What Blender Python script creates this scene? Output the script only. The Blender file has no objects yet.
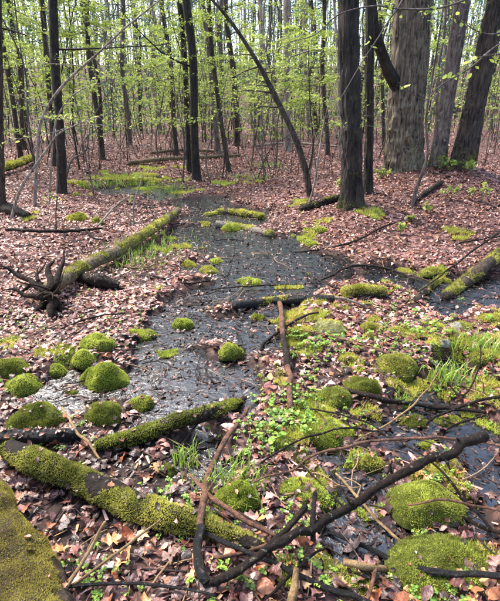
import bpy, math
import numpy as np
from mathutils import Vector

# ------------------------------------------------------------------ camera, sky, sun, exposure
scene = bpy.context.scene
COL = scene.collection
CAM_H, PITCH, FPX = 1.55, math.radians(22.0), 490.0
cam_data = bpy.data.cameras.new('camera')
cam_data.sensor_fit = 'HORIZONTAL'
cam_data.angle = 2 * math.atan(250 / FPX)
cam_data.clip_start, cam_data.clip_end = 0.05, 2000
cam = bpy.data.objects.new('camera', cam_data)
COL.objects.link(cam)
cam.location = (0, 0, CAM_H)
cam.rotation_euler = (math.pi / 2 - PITCH, 0, 0)
scene.camera = cam

SUN_EL, SUN_AZ = math.radians(52), math.radians(-50)      # azimuth to the right of straight ahead
world = bpy.data.worlds.new('World')
scene.world = world
world.use_nodes = True
wn, wl = world.node_tree.nodes, world.node_tree.links
sky = wn.new('ShaderNodeTexSky')
sky.sky_type = 'NISHITA'
sky.sun_disc = False
sky.sun_elevation = SUN_EL
sky.sun_rotation = SUN_AZ
sky.air_density, sky.dust_density, sky.ozone_density = 1.0, 3.2, 1.2
wl.new(sky.outputs[0], wn['Background'].inputs[0])
wn['Background'].inputs[1].default_value = 0.15
sun_data = bpy.data.lights.new('sun', 'SUN')
sun_data.energy, sun_data.angle, sun_data.color = 2.0, math.radians(13), (1.0, 0.95, 0.88)
sun = bpy.data.objects.new('sun', sun_data)
COL.objects.link(sun)
sdir = Vector((math.sin(SUN_AZ) * math.cos(SUN_EL), math.cos(SUN_AZ) * math.cos(SUN_EL), math.sin(SUN_EL)))
sun.rotation_euler = sdir.to_track_quat('Z', 'Y').to_euler()
vs = scene.view_settings
vs.view_transform, vs.look, vs.exposure, vs.gamma = 'Standard', 'None', 1.9, 1.0
scene.cycles.use_denoising = True
scene.cycles.max_bounces = 8
scene.cycles.transparent_max_bounces = 12
scene.cycles.caustics_reflective = False
scene.cycles.caustics_refractive = False

R = np.random.default_rng(7)

# ------------------------------------------------------------------ numeric helpers
def hash3(ix, iy, iz, seed):
    h = (ix.astype(np.int64) * 374761393 + iy.astype(np.int64) * 668265263 + iz.astype(np.int64) * 2147483647 + seed * 974634777) & 0xFFFFFFFF
    h = ((h ^ (h >> 13)) * 1274126177) & 0xFFFFFFFF
    h = ((h ^ (h >> 16)) * 2246822519) & 0xFFFFFFFF
    return ((h ^ (h >> 15)) & 0xFFFFFF) / float(0xFFFFFF) * 2 - 1

def noise(p, freq=1.0, seed=0):
    p = np.asarray(p, float) * freq
    i = np.floor(p)
    f = p - i
    f = f * f * (3 - 2 * f)
    i = i.astype(np.int64)
    out = 0
    for dx in (0, 1):
        for dy in (0, 1):
            for dz in (0, 1):
                w = (f[..., 0] if dx else 1 - f[..., 0]) * (f[..., 1] if dy else 1 - f[..., 1]) * (f[..., 2] if dz else 1 - f[..., 2])
                out = out + w * hash3(i[..., 0] + dx, i[..., 1] + dy, i[..., 2] + dz, seed)
    return out

def noise2(x, y, freq, seed=0):
    return noise(np.stack([x, y, np.zeros_like(x)], -1), freq, seed)

def srgb(r, g, b):
    c = np.array([r, g, b], float) / 255
    return np.where(c <= 0.04045, c / 12.92, ((c + 0.055) / 1.055) ** 2.4)

CP, SP = math.cos(PITCH), math.sin(PITCH)
def ray(u, v):
    a, b = (u - 250) / FPX, (300.5 - v) / FPX
    return np.array([a, CP + b * SP, -SP + b * CP])
def flat(u, v, z=0.0):
    d = ray(u, v)
    return d * ((z - CAM_H) / d[2]) + np.array([0, 0, CAM_H])

# ------------------------------------------------------------------ terrain
# wet places: (u, v, half width in picture units) of places in the seep, turned into discs on the ground
WET = [(120, 192, 26), (165, 196, 20), (205, 205, 30), (225, 215, 40), (215, 235, 40), (250, 250, 45), (285, 262, 40), (235, 268, 38), (330, 268, 30),
       (290, 285, 34), (250, 290, 34), (205, 300, 26), (190, 330, 40), (225, 330, 30), (160, 345, 30), (170, 370, 46), (210, 375, 34), (120, 385, 22),
       (70, 385, 24), (60, 395, 26), (180, 400, 34), (225, 395, 26), (260, 320, 24), (268, 345, 20), (480, 292, 30), (500, 296, 34), (448, 305, 20), (385, 275, 24),
       (430, 290, 22), (200, 455, 22), (215, 470, 20), (440, 420, 26), (470, 430, 24), (490, 478, 20), (472, 522, 14), (390, 545, 24), (345, 535, 22),
       (360, 490, 22), (400, 440, 18), (420, 385, 16), (30, 395, 16), (455, 372, 16), (330, 455, 14), (275, 300, 22)]
_wet = []
for u, v, w in WET:
    c = flat(u, v)
    _wet.append((c[0], c[1], 1.12 * w / FPX * np.linalg.norm(c - np.array([0, 0, CAM_H]))))
_wet = np.array(_wet)

def wetness(x, y):
    m = np.zeros_like(x)
    wob = 1 + 0.35 * noise2(x, y, 3.0, 11) + 0.2 * noise2(x, y, 8.0, 12)
    for cx, cy, r in _wet:
        ry = r * 1.15
        d = np.sqrt(((x - cx) / r) ** 2 + ((y - cy) / ry) ** 2) * wob
        m = np.maximum(m, np.clip(1.25 - d, 0, 0.5) * 2)
    return m * m * (3 - 2 * m)

def ground(x, y):
    x = np.asarray(x, float); y = np.asarray(y, float)
    h = 0.055 + 0.045 * noise2(x, y, 0.5, 1) + 0.032 * noise2(x, y, 1.7, 2) + 0.016 * noise2(x, y, 5.0, 3)
    h = h + 0.008 * noise2(x, y, 14.0, 4)
    h = h + 0.50 * np.exp(-(((x - 3.4) / 1.9) ** 2 + ((y - 8.9) / 2.3) ** 2))
    h = h + 0.16 * np.exp(-(((x - 1.7) / 1.0) ** 2 + ((y - 7.3) / 1.2) ** 2))
    h = h + 0.16 * np.clip((-x - 1.6) / 2.0, 0, 1) * np.clip((y - 2.5) / 2.0, 0, 1)
    far = np.clip(y - 11, 0, 80)
    h = h + 0.007 * far + 0.12 * noise2(x, y, 0.13, 5) * np.clip((y - 10) / 15, 0, 1)
    h = h + 0.05 * np.clip(1.6 - y, 0, 1)
    hill = np.clip((y - 48) / 60, 0, 1)
    h = h + 7.5 * hill * hill * (3 - 2 * hill)
    m = wetness(x, y)
    bed = -0.030 + 0.022 * noise2(x, y, 2.2, 6) + 0.020 * noise2(x, y, 7.0, 7)
    return h * (1 - m) + bed * m

_gx, _gy, _gs = -7.0, 0.3, 0.03
_gnx, _gny = 500, 440
_GX, _GY = np.meshgrid(_gx + _gs * np.arange(_gnx), _gy + _gs * np.arange(_gny))
_GRID = ground(_GX.ravel(), _GY.ravel()).reshape(_GX.shape)
def height(x, y):
    """ground() read from a fine grid near the camera"""
    x = np.atleast_1d(np.asarray(x, float)); y = np.atleast_1d(np.asarray(y, float))
    fx, fy = (x - _gx) / _gs, (y - _gy) / _gs
    inside = (fx >= 0) & (fx < _gnx - 1) & (fy >= 0) & (fy < _gny - 1)
    ix, iy = np.clip(fx.astype(int), 0, _gnx - 2), np.clip(fy.astype(int), 0, _gny - 2)
    tx, ty = fx - ix, fy - iy
    out = (_GRID[iy, ix] * (1 - tx) + _GRID[iy, ix + 1] * tx) * (1 - ty) + (_GRID[iy + 1, ix] * (1 - tx) + _GRID[iy + 1, ix + 1] * tx) * ty
    if not inside.all():
        out[~inside] = ground(x[~inside], y[~inside])
    return out

def on_ground(u, v, h=0.0):
    """the place on the ground (plus a height h) that stands at u, v"""
    d = ray(u, v)
    _T = np.linspace((CAM_H - 0.95 - h) / max(-d[2], 0.004), min((CAM_H + 0.1 - h) / max(-d[2], 0.004), 120), 70)
    p = d[None] * _T[:, None] + np.array([0, 0, CAM_H])
    below = p[:, 2] < height(p[:, 0], p[:, 1]) + h
    k = int(np.argmax(below)) if below.any() else len(_T) - 1
    a, b = _T[max(k - 1, 0)], _T[k]
    tt = np.linspace(a, b, 30)
    p = d[None] * tt[:, None] + np.array([0, 0, CAM_H])
    below = p[:, 2] < height(p[:, 0], p[:, 1]) + h
    k = int(np.argmax(below)) if below.any() else 29
    q = p[k]
    return np.array([q[0], q[1], float(height(q[0], q[1])[0]) + h])

def at_depth(u, v, y):
    d = ray(u, v)
    return d * (y / d[1]) + np.array([0, 0, CAM_H])

# ------------------------------------------------------------------ mesh helpers
def make_mesh(name, V, F, mat, col=None, smooth=True):
    V = np.asarray(V, np.float32)
    me = bpy.data.meshes.new(name)
    if not isinstance(F, list):
        F = [F]
    F = [np.asarray(f, np.int32) for f in F if len(f)]
    tot = np.concatenate([np.full(len(f), f.shape[1], np.int32) for f in F])
    loops = np.concatenate([f.ravel() for f in F])
    me.vertices.add(len(V)); me.vertices.foreach_set('co', V.ravel())
    me.loops.add(len(loops)); me.loops.foreach_set('vertex_index', loops)
    me.polygons.add(len(tot))
    me.polygons.foreach_set('loop_start', np.concatenate([[0], np.cumsum(tot)[:-1]]).astype(np.int32))
    me.polygons.foreach_set('use_smooth', np.full(len(tot), smooth, bool))
    if col is not None:
        a = me.color_attributes.new('Col', 'FLOAT_COLOR', 'POINT')
        c = np.ones((len(V), 4), np.float32); c[:, :3] = col
        a.data.foreach_set('color', c.ravel())
    me.update(calc_edges=True)
    if mat is not None:
        me.materials.append(mat)
    return me

def link(name, data, parent=None, **props):
    o = bpy.data.objects.new(name, data)
    COL.objects.link(o)
    if parent is not None:
        o.parent = parent
        o.matrix_parent_inverse.identity()
    for k, w in props.items():
        o[k] = w
    return o

class Builder:
    """collects pieces given in world space; build() makes one mesh object relative to an origin"""
    def __init__(self):
        self.V, self.F, self.C, self.n = [], {}, [], 0
    def add(self, V, F, col=None):
        F = F if isinstance(F, list) else [F]
        for f in F:
            f = np.asarray(f, np.int64)
            if len(f):
                self.F.setdefault(f.shape[1], []).append(f + self.n)
        V = np.asarray(V, float)
        self.V.append(V)
        c = np.zeros((len(V), 3)) + (0.5 if col is None else np.asarray(col))
        self.C.append(c)
        self.n += len(V)
    def mesh(self, name, mat, origin=(0, 0, 0), smooth=True):
        V = np.concatenate(self.V) - np.asarray(origin)
        F = [np.concatenate(f) for f in self.F.values()]
        return make_mesh(name, V, F, mat, np.concatenate(self.C), smooth)
    def build(self, name, mat, parent=None, origin=(0, 0, 0), smooth=True, **props):
        o = link(name, self.mesh(name, mat, origin, smooth), parent, **props)
        if parent is None:
            o.location = origin
        return o

def thing(name, loc, label, category, group=None):
    o = link(name, None, None, label=label, category=category)
    o.location = loc
    if group:
        o['group'] = group
    return o

def spline(pts, rad, n):
    """Catmull-Rom through the points, radii interpolated along"""
    P = np.asarray(pts, float); r = np.asarray(rad, float)
    if len(r) == 2 and len(P) != 2:
        r = np.interp(np.linspace(0, 1, len(P)), [0, 1], r)
    Q = np.vstack([2 * P[0] - P[1], P, 2 * P[-1] - P[-2]])
    s = np.linspace(0, len(P) - 1, n)
    i = np.clip(np.floor(s).astype(int), 0, len(P) - 2)
    t = (s - i)[:, None]
    p0, p1, p2, p3 = Q[i], Q[i + 1], Q[i + 2], Q[i + 3]
    out = 0.5 * (2 * p1 + (p2 - p0) * t + (2 * p0 - 5 * p1 + 4 * p2 - p3) * t ** 2 + (3 * p1 - p0 - 3 * p2 + p3) * t ** 3)
    return out, np.interp(s, np.arange(len(r)), r)

def tube(P, r, sides, lump=0.0, lfreq=6.0, furrow=0.0, ffreq=10.0, seed=0, flute=0.0):
    """a closed tube along P, its surface uneven; returns vertices and faces"""
    P = np.asarray(P, float); r = np.asarray(r, float); n = len(P)
    T = np.gradient(P, axis=0); T /= np.linalg.norm(T, axis=1)[:, None] + 1e-9
    up = np.array([0, 0, 1.0]) if abs(T[0, 2]) < 0.8 else np.array([1.0, 0, 0])
    N = np.zeros_like(P)
    v = up - T[0] * up.dot(T[0]); N[0] = v / np.linalg.norm(v)
    for k in range(1, n):
        v = N[k - 1] - T[k] * N[k - 1].dot(T[k]); N[k] = v / (np.linalg.norm(v) + 1e-9)
    B = np.cross(T, N)
    a = np.linspace(0, 2 * np.pi, sides, endpoint=False)
    ca, sa = np.cos(a), np.sin(a)
    L = np.concatenate([[0], np.cumsum(np.linalg.norm(np.diff(P, axis=0), axis=1))])
    rr = np.repeat(r[:, None], sides, 1)
    D = N[:, None, :] * ca[None, :, None] + B[:, None, :] * sa[None, :, None]
    base = P[:, None, :] + D * rr[:, :, None]
    if lump:
        rr = rr * (1 + lump * noise(base, lfreq, seed) + 0.5 * lump * noise(base, lfreq * 2.7, seed + 1))
    if furrow:
        q = np.stack([np.broadcast_to(ca * ffreq, (n, sides)), np.broadcast_to(sa * ffreq, (n, sides)), np.repeat((L * 6)[:, None], sides, 1)], -1)
        f = 1 - np.abs(noise(q, 1.0, seed + 5)) * 2
        q2 = q * np.array([2.1, 2.1, 1.6])
        f = f + 0.5 * noise(q2, 1.0, seed + 6)
        rr = rr + furrow * f
    if flute:
        w = np.clip((r - r.min()) / (r.max() - r.min() + 1e-9), 0, 1)[:, None]
        rr = rr * (1 + flute * w * np.cos(a * 5 + seed)[None] + 0.5 * flute * w * np.cos(a * 3 + 2 * seed)[None])
    V = (P[:, None, :] + D * rr[:, :, None]).reshape(-1, 3)
    k = np.arange(n - 1)[:, None] * sides; j = np.arange(sides)[None]; j2 = (j + 1) % sides
    F = np.stack([k + j, k + j2, k + sides + j2, k + sides + j], -1).reshape(-1, 4)
    V = np.vstack([V, P[0] - T[0] * r[0] * 0.15, P[-1] + T[-1] * r[-1] * 0.15])
    c0, c1 = n * sides, n * sides + 1
    jj = np.arange(sides); jn = (jj + 1) % sides
    caps = np.vstack([np.stack([np.full(sides, c0), jn, jj], -1), np.stack([np.full(sides, c1), (n - 1) * sides + jj, (n - 1) * sides + jn], -1)])
    return V, [F, caps]

def tri_faces(F):
    out = []
    for f in F:
        f = np.asarray(f)
        if f.shape[1] == 3:
            out.append(f)
        else:
            out += [f[:, [0, 1, 2]], f[:, [0, 2, 3]]]
    return np.concatenate(out)

def fuzz(V, F, density, length, width, mask=None, colours=None, lean=0.55, seed=0, limit=60000):
    """short moss shoots standing on a surface: one narrow face each"""
    g = np.random.default_rng(seed)
    T = tri_faces(F)
    a, b, c = V[T[:, 0]], V[T[:, 1]], V[T[:, 2]]
    cr = np.cross(b - a, c - a); ar = np.linalg.norm(cr, axis=1) / 2
    nrm = cr / (2 * ar[:, None] + 1e-12)
    n = int(min(limit, ar.sum() * density))
    k = g.choice(len(T), n, p=ar / ar.sum())
    s, t = g.random(n), g.random(n)
    fl = s + t > 1; s[fl], t[fl] = 1 - s[fl], 1 - t[fl]
    p = a[k] + (b - a)[k] * s[:, None] + (c - a)[k] * t[:, None]
    nn = nrm[k]
    if mask is not None:
        keep = g.random(n) < mask(p, nn)
        p, nn = p[keep], nn[keep]
    n = len(p)
    d = nn + g.normal(0, lean, (n, 3)) * 0.8 + np.array([0, 0, 0.35])
    d /= np.linalg.norm(d, axis=1)[:, None]
    side = np.cross(d, g.normal(0, 1, (n, 3))); side /= np.linalg.norm(side, axis=1)[:, None] + 1e-9
    L = length * g.uniform(0.5, 1.5, n)[:, None]; W = width * g.uniform(0.7, 1.3, n)[:, None]
    patch = 0.8 + 0.45 * noise(p, 14, seed)
    L = L * np.clip(patch, 0.3, 1.5)[:, None]
    V2 = np.stack([p - side * W - d * L * 0.2, p + side * W - d * L * 0.2, p + d * L], 1).reshape(-1, 3)
    F2 = np.arange(n * 3).reshape(-1, 3)
    c0, c1 = colours
    mix = np.clip(0.5 + 0.45 * noise(p, 9, seed + 3) + 0.3 * noise(p, 30, seed + 4) + g.normal(0, 0.15, n), 0, 1)[:, None]
    cc = c0 * (1 - mix) + c1 * mix
    return V2, F2, np.repeat(cc, 3, 0)

# ------------------------------------------------------------------ materials
def mat_new(name):
    m = bpy.data.materials.new(name); m.use_nodes = True
    nt = m.node_tree
    return m, nt, nt.nodes['Principled BSDF'], nt.nodes['Material Output']

def ramp(nt, stops):
    r = nt.nodes.new('ShaderNodeValToRGB')
    e = r.color_ramp.elements
    while len(e) > 1:
        e.remove(e[-1])
    for i, (p, c) in enumerate(stops):
        x = e[0] if i == 0 else e.new(p)
        x.position = p; x.color = (*c, 1)
    return r

def bark_mat(name, dark, light, moss=None, moss_top=0.8, rough=0.85, scale=1.0, spec=0.3, zs=0.18, lichen=None, moss_cut=0.5, lscale=16):
    m, nt, bs, out = mat_new(name)
    N, L = nt.nodes, nt.links
    tc = N.new('ShaderNodeTexCoord')
    mp = N.new('ShaderNodeMapping'); mp.inputs['Scale'].default_value = (scale, scale, scale * zs)
    L.new(tc.outputs['Object'], mp.inputs[0])
    n1 = N.new('ShaderNodeTexNoise'); n1.inputs['Scale'].default_value = 38; n1.inputs['Detail'].default_value = 8; n1.inputs['Roughness'].default_value = 0.7
    L.new(mp.outputs[0], n1.inputs['Vector'])
    n2 = N.new('ShaderNodeTexNoise'); n2.inputs['Scale'].default_value = 3.5; n2.inputs['Detail'].default_value = 5
    L.new(tc.outputs['Object'], n2.inputs['Vector'])
    mx = N.new('ShaderNodeMath'); mx.operation = 'MULTIPLY_ADD'; mx.inputs[1].default_value = 0.3
    L.new(n2.outputs[0], mx.inputs[0])
    sc = N.new('ShaderNodeMath'); sc.operation = 'MULTIPLY'; sc.inputs[1].default_value = 0.75
    L.new(n1.outputs[0], sc.inputs[0]); L.new(sc.outputs[0], mx.inputs[2])
    rp = ramp(nt, [(0.42, dark), (0.64, light)])
    L.new(mx.outputs[0], rp.inputs[0])
    colour = rp.outputs[0]
    if lichen is not None:
        n3 = N.new('ShaderNodeTexNoise'); n3.inputs['Scale'].default_value = lscale; n3.inputs['Detail'].default_value = 6
        L.new(tc.outputs['Object'], n3.inputs['Vector'])
        r3 = ramp(nt, [(0.61, (0, 0, 0)), (0.68, (1, 1, 1))]); L.new(n3.outputs[0], r3.inputs[0])
        mm = N.new('ShaderNodeMix'); mm.data_type = 'RGBA'
        L.new(r3.outputs[0], mm.inputs[0]); L.new(colour, mm.inputs[6]); mm.inputs[7].default_value = (*lichen, 1)
        colour = mm.outputs[2]
    if moss is not None:
        # moss grows up from the foot of the stem
        sx = N.new('ShaderNodeSeparateXYZ'); L.new(tc.outputs['Object'], sx.inputs[0])
        mr = N.new('ShaderNodeMapRange'); mr.inputs[1].default_value = 0; mr.inputs[2].default_value = moss_top; mr.inputs[3].default_value = 0.55; mr.inputs[4].default_value = 0
        L.new(sx.outputs[2], mr.inputs[0])
        ad = N.new('ShaderNodeMath'); ad.operation = 'ADD'
        n4 = N.new('ShaderNodeTexNoise'); n4.inputs['Scale'].default_value = 4; n4.inputs['Detail'].default_value = 8
        L.new(tc.outputs['Object'], n4.inputs['Vector'])
        L.new(mr.outputs[0], ad.inputs[0]); L.new(n4.outputs[0], ad.inputs[1])
        r4 = ramp(nt, [(moss_cut + 0.2, (0, 0, 0)), (moss_cut + 0.34, (1, 1, 1))]); L.new(ad.outputs[0], r4.inputs[0])
        mm = N.new('ShaderNodeMix'); mm.data_type = 'RGBA'
        L.new(r4.outputs[0], mm.inputs[0]); L.new(colour, mm.inputs[6]); mm.inputs[7].default_value = (*moss, 1)
        colour = mm.outputs[2]
    L.new(colour, bs.inputs['Base Color'])
    bs.inputs['Roughness'].default_value = rough
    bs.inputs['Specular IOR Level'].default_value = spec
    bp = N.new('ShaderNodeBump'); bp.inputs['Strength'].default_value = 1.0; bp.inputs['Distance'].default_value = 0.03
    L.new(n1.outputs[0], bp.inputs['Height']); L.new(bp.outputs[0], bs.inputs['Normal'])
    return m

def attr_mat(name, rough=0.6, spec=0.3, trans=0.0, vein=0.0, noise_amt=0.25, nscale=60.0):
    """colour from each piece's own tint, with a little mottling; trans lets light through thin leaves"""
    m, nt, bs, out = mat_new(name)
    N, L = nt.nodes, nt.links
    at = N.new('ShaderNodeVertexColor'); at.layer_name = 'Col'
    tc = N.new('ShaderNodeTexCoord')
    n1 = N.new('ShaderNodeTexNoise'); n1.inputs['Scale'].default_value = nscale; n1.inputs['Detail'].default_value = 4
    geo = N.new('ShaderNodeNewGeometry'); L.new(geo.outputs['Position'], n1.inputs['Vector'])
    mr = N.new('ShaderNodeMapRange'); mr.inputs[1].default_value = 0.3; mr.inputs[2].default_value = 0.7
    mr.inputs[3].default_value = 1 - noise_amt; mr.inputs[4].default_value = 1 + noise_amt
    L.new(n1.outputs[0], mr.inputs[0])
    mu = N.new('ShaderNodeMix'); mu.data_type = 'RGBA'; mu.blend_type = 'MULTIPLY'; mu.inputs[0].default_value = 1
    L.new(at.outputs[0], mu.inputs[6]); L.new(mr.outputs[0], mu.inputs[7])
    L.new(mu.outputs[2], bs.inputs['Base Color'])
    bs.inputs['Roughness'].default_value = rough
    bs.inputs['Specular IOR Level'].default_value = spec
    if vein:
        bp = N.new('ShaderNodeBump'); bp.inputs['Strength'].default_value = vein; bp.inputs['Distance'].default_value = 0.01
        L.new(n1.outputs[0], bp.inputs['Height']); L.new(bp.outputs[0], bs.inputs['Normal'])
    if trans > 0:
        tr = N.new('ShaderNodeBsdfTranslucent'); L.new(mu.outputs[2], tr.inputs[0])
        ms = N.new('ShaderNodeMixShader'); ms.inputs[0].default_value = trans
        L.new(bs.outputs[0], ms.inputs[1]); L.new(tr.outputs[0], ms.inputs[2]); L.new(ms.outputs[0], out.inputs[0])
    return m

M = {}
M['leaf_litter'] = attr_mat('dead_leaf', rough=0.4, spec=0.45, trans=0.08, nscale=70, vein=0.5, noise_amt=0.35)
M['fresh_leaf'] = attr_mat('fresh_leaf', rough=0.5, spec=0.3, trans=0.5, noise_amt=0.12)
M['herb'] = attr_mat('herb_leaf', rough=0.45, spec=0.4, trans=0.35, noise_amt=0.15)
M['moss'] = attr_mat('moss_shoot', rough=0.85, spec=0.15, trans=0.4, noise_amt=0.1)
M['twig'] = attr_mat('twig_bark', rough=0.8, spec=0.25, noise_amt=0.35, nscale=90)
M['bark_black'] = bark_mat('wet_black_bark', srgb(13, 11, 10), srgb(66, 57, 49), lichen=srgb(74, 68, 58), rough=0.75)
M['bark_dark'] = bark_mat('dark_bark', srgb(22, 19, 17), srgb(94, 81, 70), lichen=srgb(96, 90, 78))
M['bark_grey'] = bark_mat('grey_maple_bark', srgb(38, 32, 26), srgb(148, 132, 112), lichen=srgb(140, 134, 116))
M['bark_pale'] = bark_mat('pale_grey_bark', srgb(84, 72, 64), srgb(184, 168, 154), rough=0.85, lichen=srgb(170, 164, 150))
M['bark_mid'] = bark_mat('mid_grey_bark', srgb(58, 49, 44), srgb(150, 132, 120), lichen=srgb(150, 142, 130))
M['bark_far'] = bark_mat('far_bark', srgb(60, 51, 46), srgb(134, 120, 110))
M['wood_wet'] = bark_mat('wet_dead_wood', srgb(9, 7, 6), srgb(50, 37, 28), rough=0.65, spec=0.2, zs=0.6, lichen=srgb(112, 106, 88), lscale=55)
M['wood_black'] = bark_mat('soaked_black_wood', srgb(8, 7, 7), srgb(34, 29, 27), rough=0.4, spec=0.35, zs=0.6, lichen=srgb(90, 86, 76), lscale=70)
M['wood_brown'] = bark_mat('reddish_dead_wood', srgb(66, 40, 28), srgb(146, 102, 76), rough=0.5, spec=0.4, zs=0.6)
M['wood_tan'] = bark_mat('tan_dead_stalk', srgb(110, 84, 52), srgb(182, 150, 104), rough=0.6, zs=0.6)
M['wood_pale'] = bark_mat('bleached_wood', srgb(96, 84, 72), srgb(176, 160, 140), rough=0.7, zs=0.6)
M['root'] = bark_mat('rotten_root', srgb(14, 10, 8), srgb(58, 44, 34), rough=0.8, spec=0.15, zs=0.7, lichen=srgb(74, 66, 40))
M['log_pale'] = bark_mat('olive_barkless_log', srgb(64, 54, 38), srgb(148, 130, 96), rough=0.75, zs=0.7, lichen=srgb(120, 118, 62))
M['log'] = bark_mat('rotting_log_bark', srgb(30, 24, 19), srgb(98, 80, 62), rough=0.75, zs=0.7)

def ground_mat():
    m, nt, bs, out = mat_new('forest_soil')
    N, L = nt.nodes, nt.links
    tc = N.new('ShaderNodeTexCoord')
    vo = N.new('ShaderNodeTexVoronoi'); vo.inputs['Scale'].default_value = 24; vo.inputs['Randomness'].default_value = 1
    n1 = N.new('ShaderNodeTexNoise'); n1.inputs['Scale'].default_value = 9; n1.inputs['Detail'].default_value = 8; n1.inputs['Roughness'].default_value = 0.7
    L.new(tc.outputs['Object'], n1.inputs['Vector'])
    ad = N.new('ShaderNodeVectorMath'); ad.operation = 'MULTIPLY_ADD'; ad.inputs[1].default_value = (0.12,) * 3
    L.new(n1.outputs[1], ad.inputs[0]); L.new(tc.outputs['Object'], ad.inputs[2]); L.new(ad.outputs[0], vo.inputs['Vector'])
    sp = N.new('ShaderNodeSeparateColor'); L.new(vo.outputs['Color'], sp.inputs[0])
    rp = ramp(nt, [(0.0, srgb(34, 23, 20)), (0.35, srgb(72, 48, 42)), (0.7, srgb(108, 76, 68)), (1.0, srgb(150, 114, 104))])
    L.new(sp.outputs[0], rp.inputs[0])
    soil = ramp(nt, [(0.3, srgb(24, 19, 17)), (0.7, srgb(62, 48, 42))]); L.new(n1.outputs[0], soil.inputs[0])
    # bare wet soil close to the seep, old leaves over the rest of the floor
    sx = N.new('ShaderNodeSeparateXYZ'); L.new(tc.outputs['Object'], sx.inputs[0])
    mr = N.new('ShaderNodeMapRange'); mr.inputs[1].default_value = 0.01; mr.inputs[2].default_value = 0.07; L.new(sx.outputs[2], mr.inputs[0])
    mm = N.new('ShaderNodeMix'); mm.data_type = 'RGBA'
    L.new(mr.outputs[0], mm.inputs[0]); L.new(soil.outputs[0], mm.inputs[6]); L.new(rp.outputs[0], mm.inputs[7])
    L.new(mm.outputs[2], bs.inputs['Base Color'])
    bs.inputs['Roughness'].default_value = 0.8
    bs.inputs['Specular IOR Level'].default_value = 0.2
    bp = N.new('ShaderNodeBump'); bp.inputs['Strength'].default_value = 0.7; bp.inputs['Distance'].default_value = 0.03
    hh = N.new('ShaderNodeMath'); hh.operation = 'ADD'; L.new(n1.outputs[0], hh.inputs[0]); L.new(sp.outputs[1], hh.inputs[1])
    L.new(hh.outputs[0], bp.inputs['Height']); L.new(bp.outputs[0], bs.inputs['Normal'])
    return m

def water_mat():
    m, nt, bs, out = mat_new('seep_water')
    N, L = nt.nodes, nt.links
    N.remove(bs)
    tc = N.new('ShaderNodeTexCoord')
    n1 = N.new('ShaderNodeTexNoise'); n1.inputs['Scale'].default_value = 14; n1.inputs['Detail'].default_value = 7; n1.inputs['Roughness'].default_value = 0.62
    L.new(tc.outputs['Object'], n1.inputs['Vector'])
    bp = N.new('ShaderNodeBump'); bp.inputs['Strength'].default_value = 0.55; bp.inputs['Distance'].default_value = 0.02
    L.new(n1.outputs[0], bp.inputs['Height'])
    fr = N.new('ShaderNodeFresnel'); fr.inputs[0].default_value = 2.4; L.new(bp.outputs[0], fr.inputs['Normal'])
    gl = N.new('ShaderNodeBsdfGlossy'); gl.inputs['Roughness'].default_value = 0.17; L.new(bp.outputs[0], gl.inputs['Normal'])
    tr = N.new('ShaderNodeBsdfTransparent'); tr.inputs[0].default_value = (0.5, 0.46, 0.42, 1)
    ms = N.new('ShaderNodeMixShader')
    L.new(fr.outputs[0], ms.inputs[0]); L.new(tr.outputs[0], ms.inputs[1]); L.new(gl.outputs[0], ms.inputs[2]); L.new(ms.outputs[0], out.inputs[0])
    return m
M['ground'] = ground_mat()
M['water'] = water_mat()

def stone_mat():
    m, nt, bs, out = mat_new('field_stone')
    N, L = nt.nodes, nt.links
    tc = N.new('ShaderNodeTexCoord')
    n1 = N.new('ShaderNodeTexNoise'); n1.inputs['Scale'].default_value = 18; n1.inputs['Detail'].default_value = 8
    L.new(tc.outputs['Object'], n1.inputs['Vector'])
    rp = ramp(nt, [(0.3, srgb(84, 82, 70)), (0.7, srgb(150, 148, 128))]); L.new(n1.outputs[0], rp.inputs[0])
    L.new(rp.outputs[0], bs.inputs['Base Color']); bs.inputs['Roughness'].default_value = 0.7
    return m
M['stone'] = stone_mat()

# ------------------------------------------------------------------ ground and water
def build_ground():
    ny, nx = 300, 210
    ys = -4 + 5.0 * ((404.0 / 5.0) ** (np.linspace(0, 1, ny))) - 1.0
    s = np.linspace(-1, 1, nx)
    s = np.sign(s) * (0.75 * np.abs(s) + 0.25 * np.abs(s) ** 3)
    Y = np.repeat(ys[:, None], nx, 1)
    X = s[None] * (3.2 + 0.95 * np.clip(Y, 0, None))
    Z = ground(X.ravel(), Y.ravel()).reshape(X.shape)
    V = np.stack([X, Y, Z], -1).reshape(-1, 3)
    k = np.arange(ny - 1)[:, None] * nx; j = np.arange(nx - 1)[None]
    F = np.stack([k + j, k + j + 1, k + nx + j + 1, k + nx + j], -1).reshape(-1, 4)
    return link('ground', make_mesh('ground', V, F, M['ground']), None, kind='structure')
GROUND = build_ground()

def build_water():
    nx, ny = 120, 160
    xs, ys = np.linspace(-5, 6, nx), np.linspace(0.2, 16, ny)
    X, Y = np.meshgrid(xs, ys)
    V = np.stack([X, Y, np.zeros_like(X)], -1).reshape(-1, 3)
    k = np.arange(ny - 1)[:, None] * nx; j = np.arange(nx - 1)[None]
    F = np.stack([k + j, k + j + 1, k + nx + j + 1, k + nx + j], -1).reshape(-1, 4)
    # only where the ground dips under the surface
    g = ground(V[:, 0], V[:, 1]) < 0.02
    F = F[g[F].any(1)]
    used = np.unique(F); idx = np.full(len(V), -1); idx[used] = np.arange(len(used))
    return link('stream_water', make_mesh('stream_water', V[used], idx[F], M['water']), None, kind='structure')
build_water()

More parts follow.
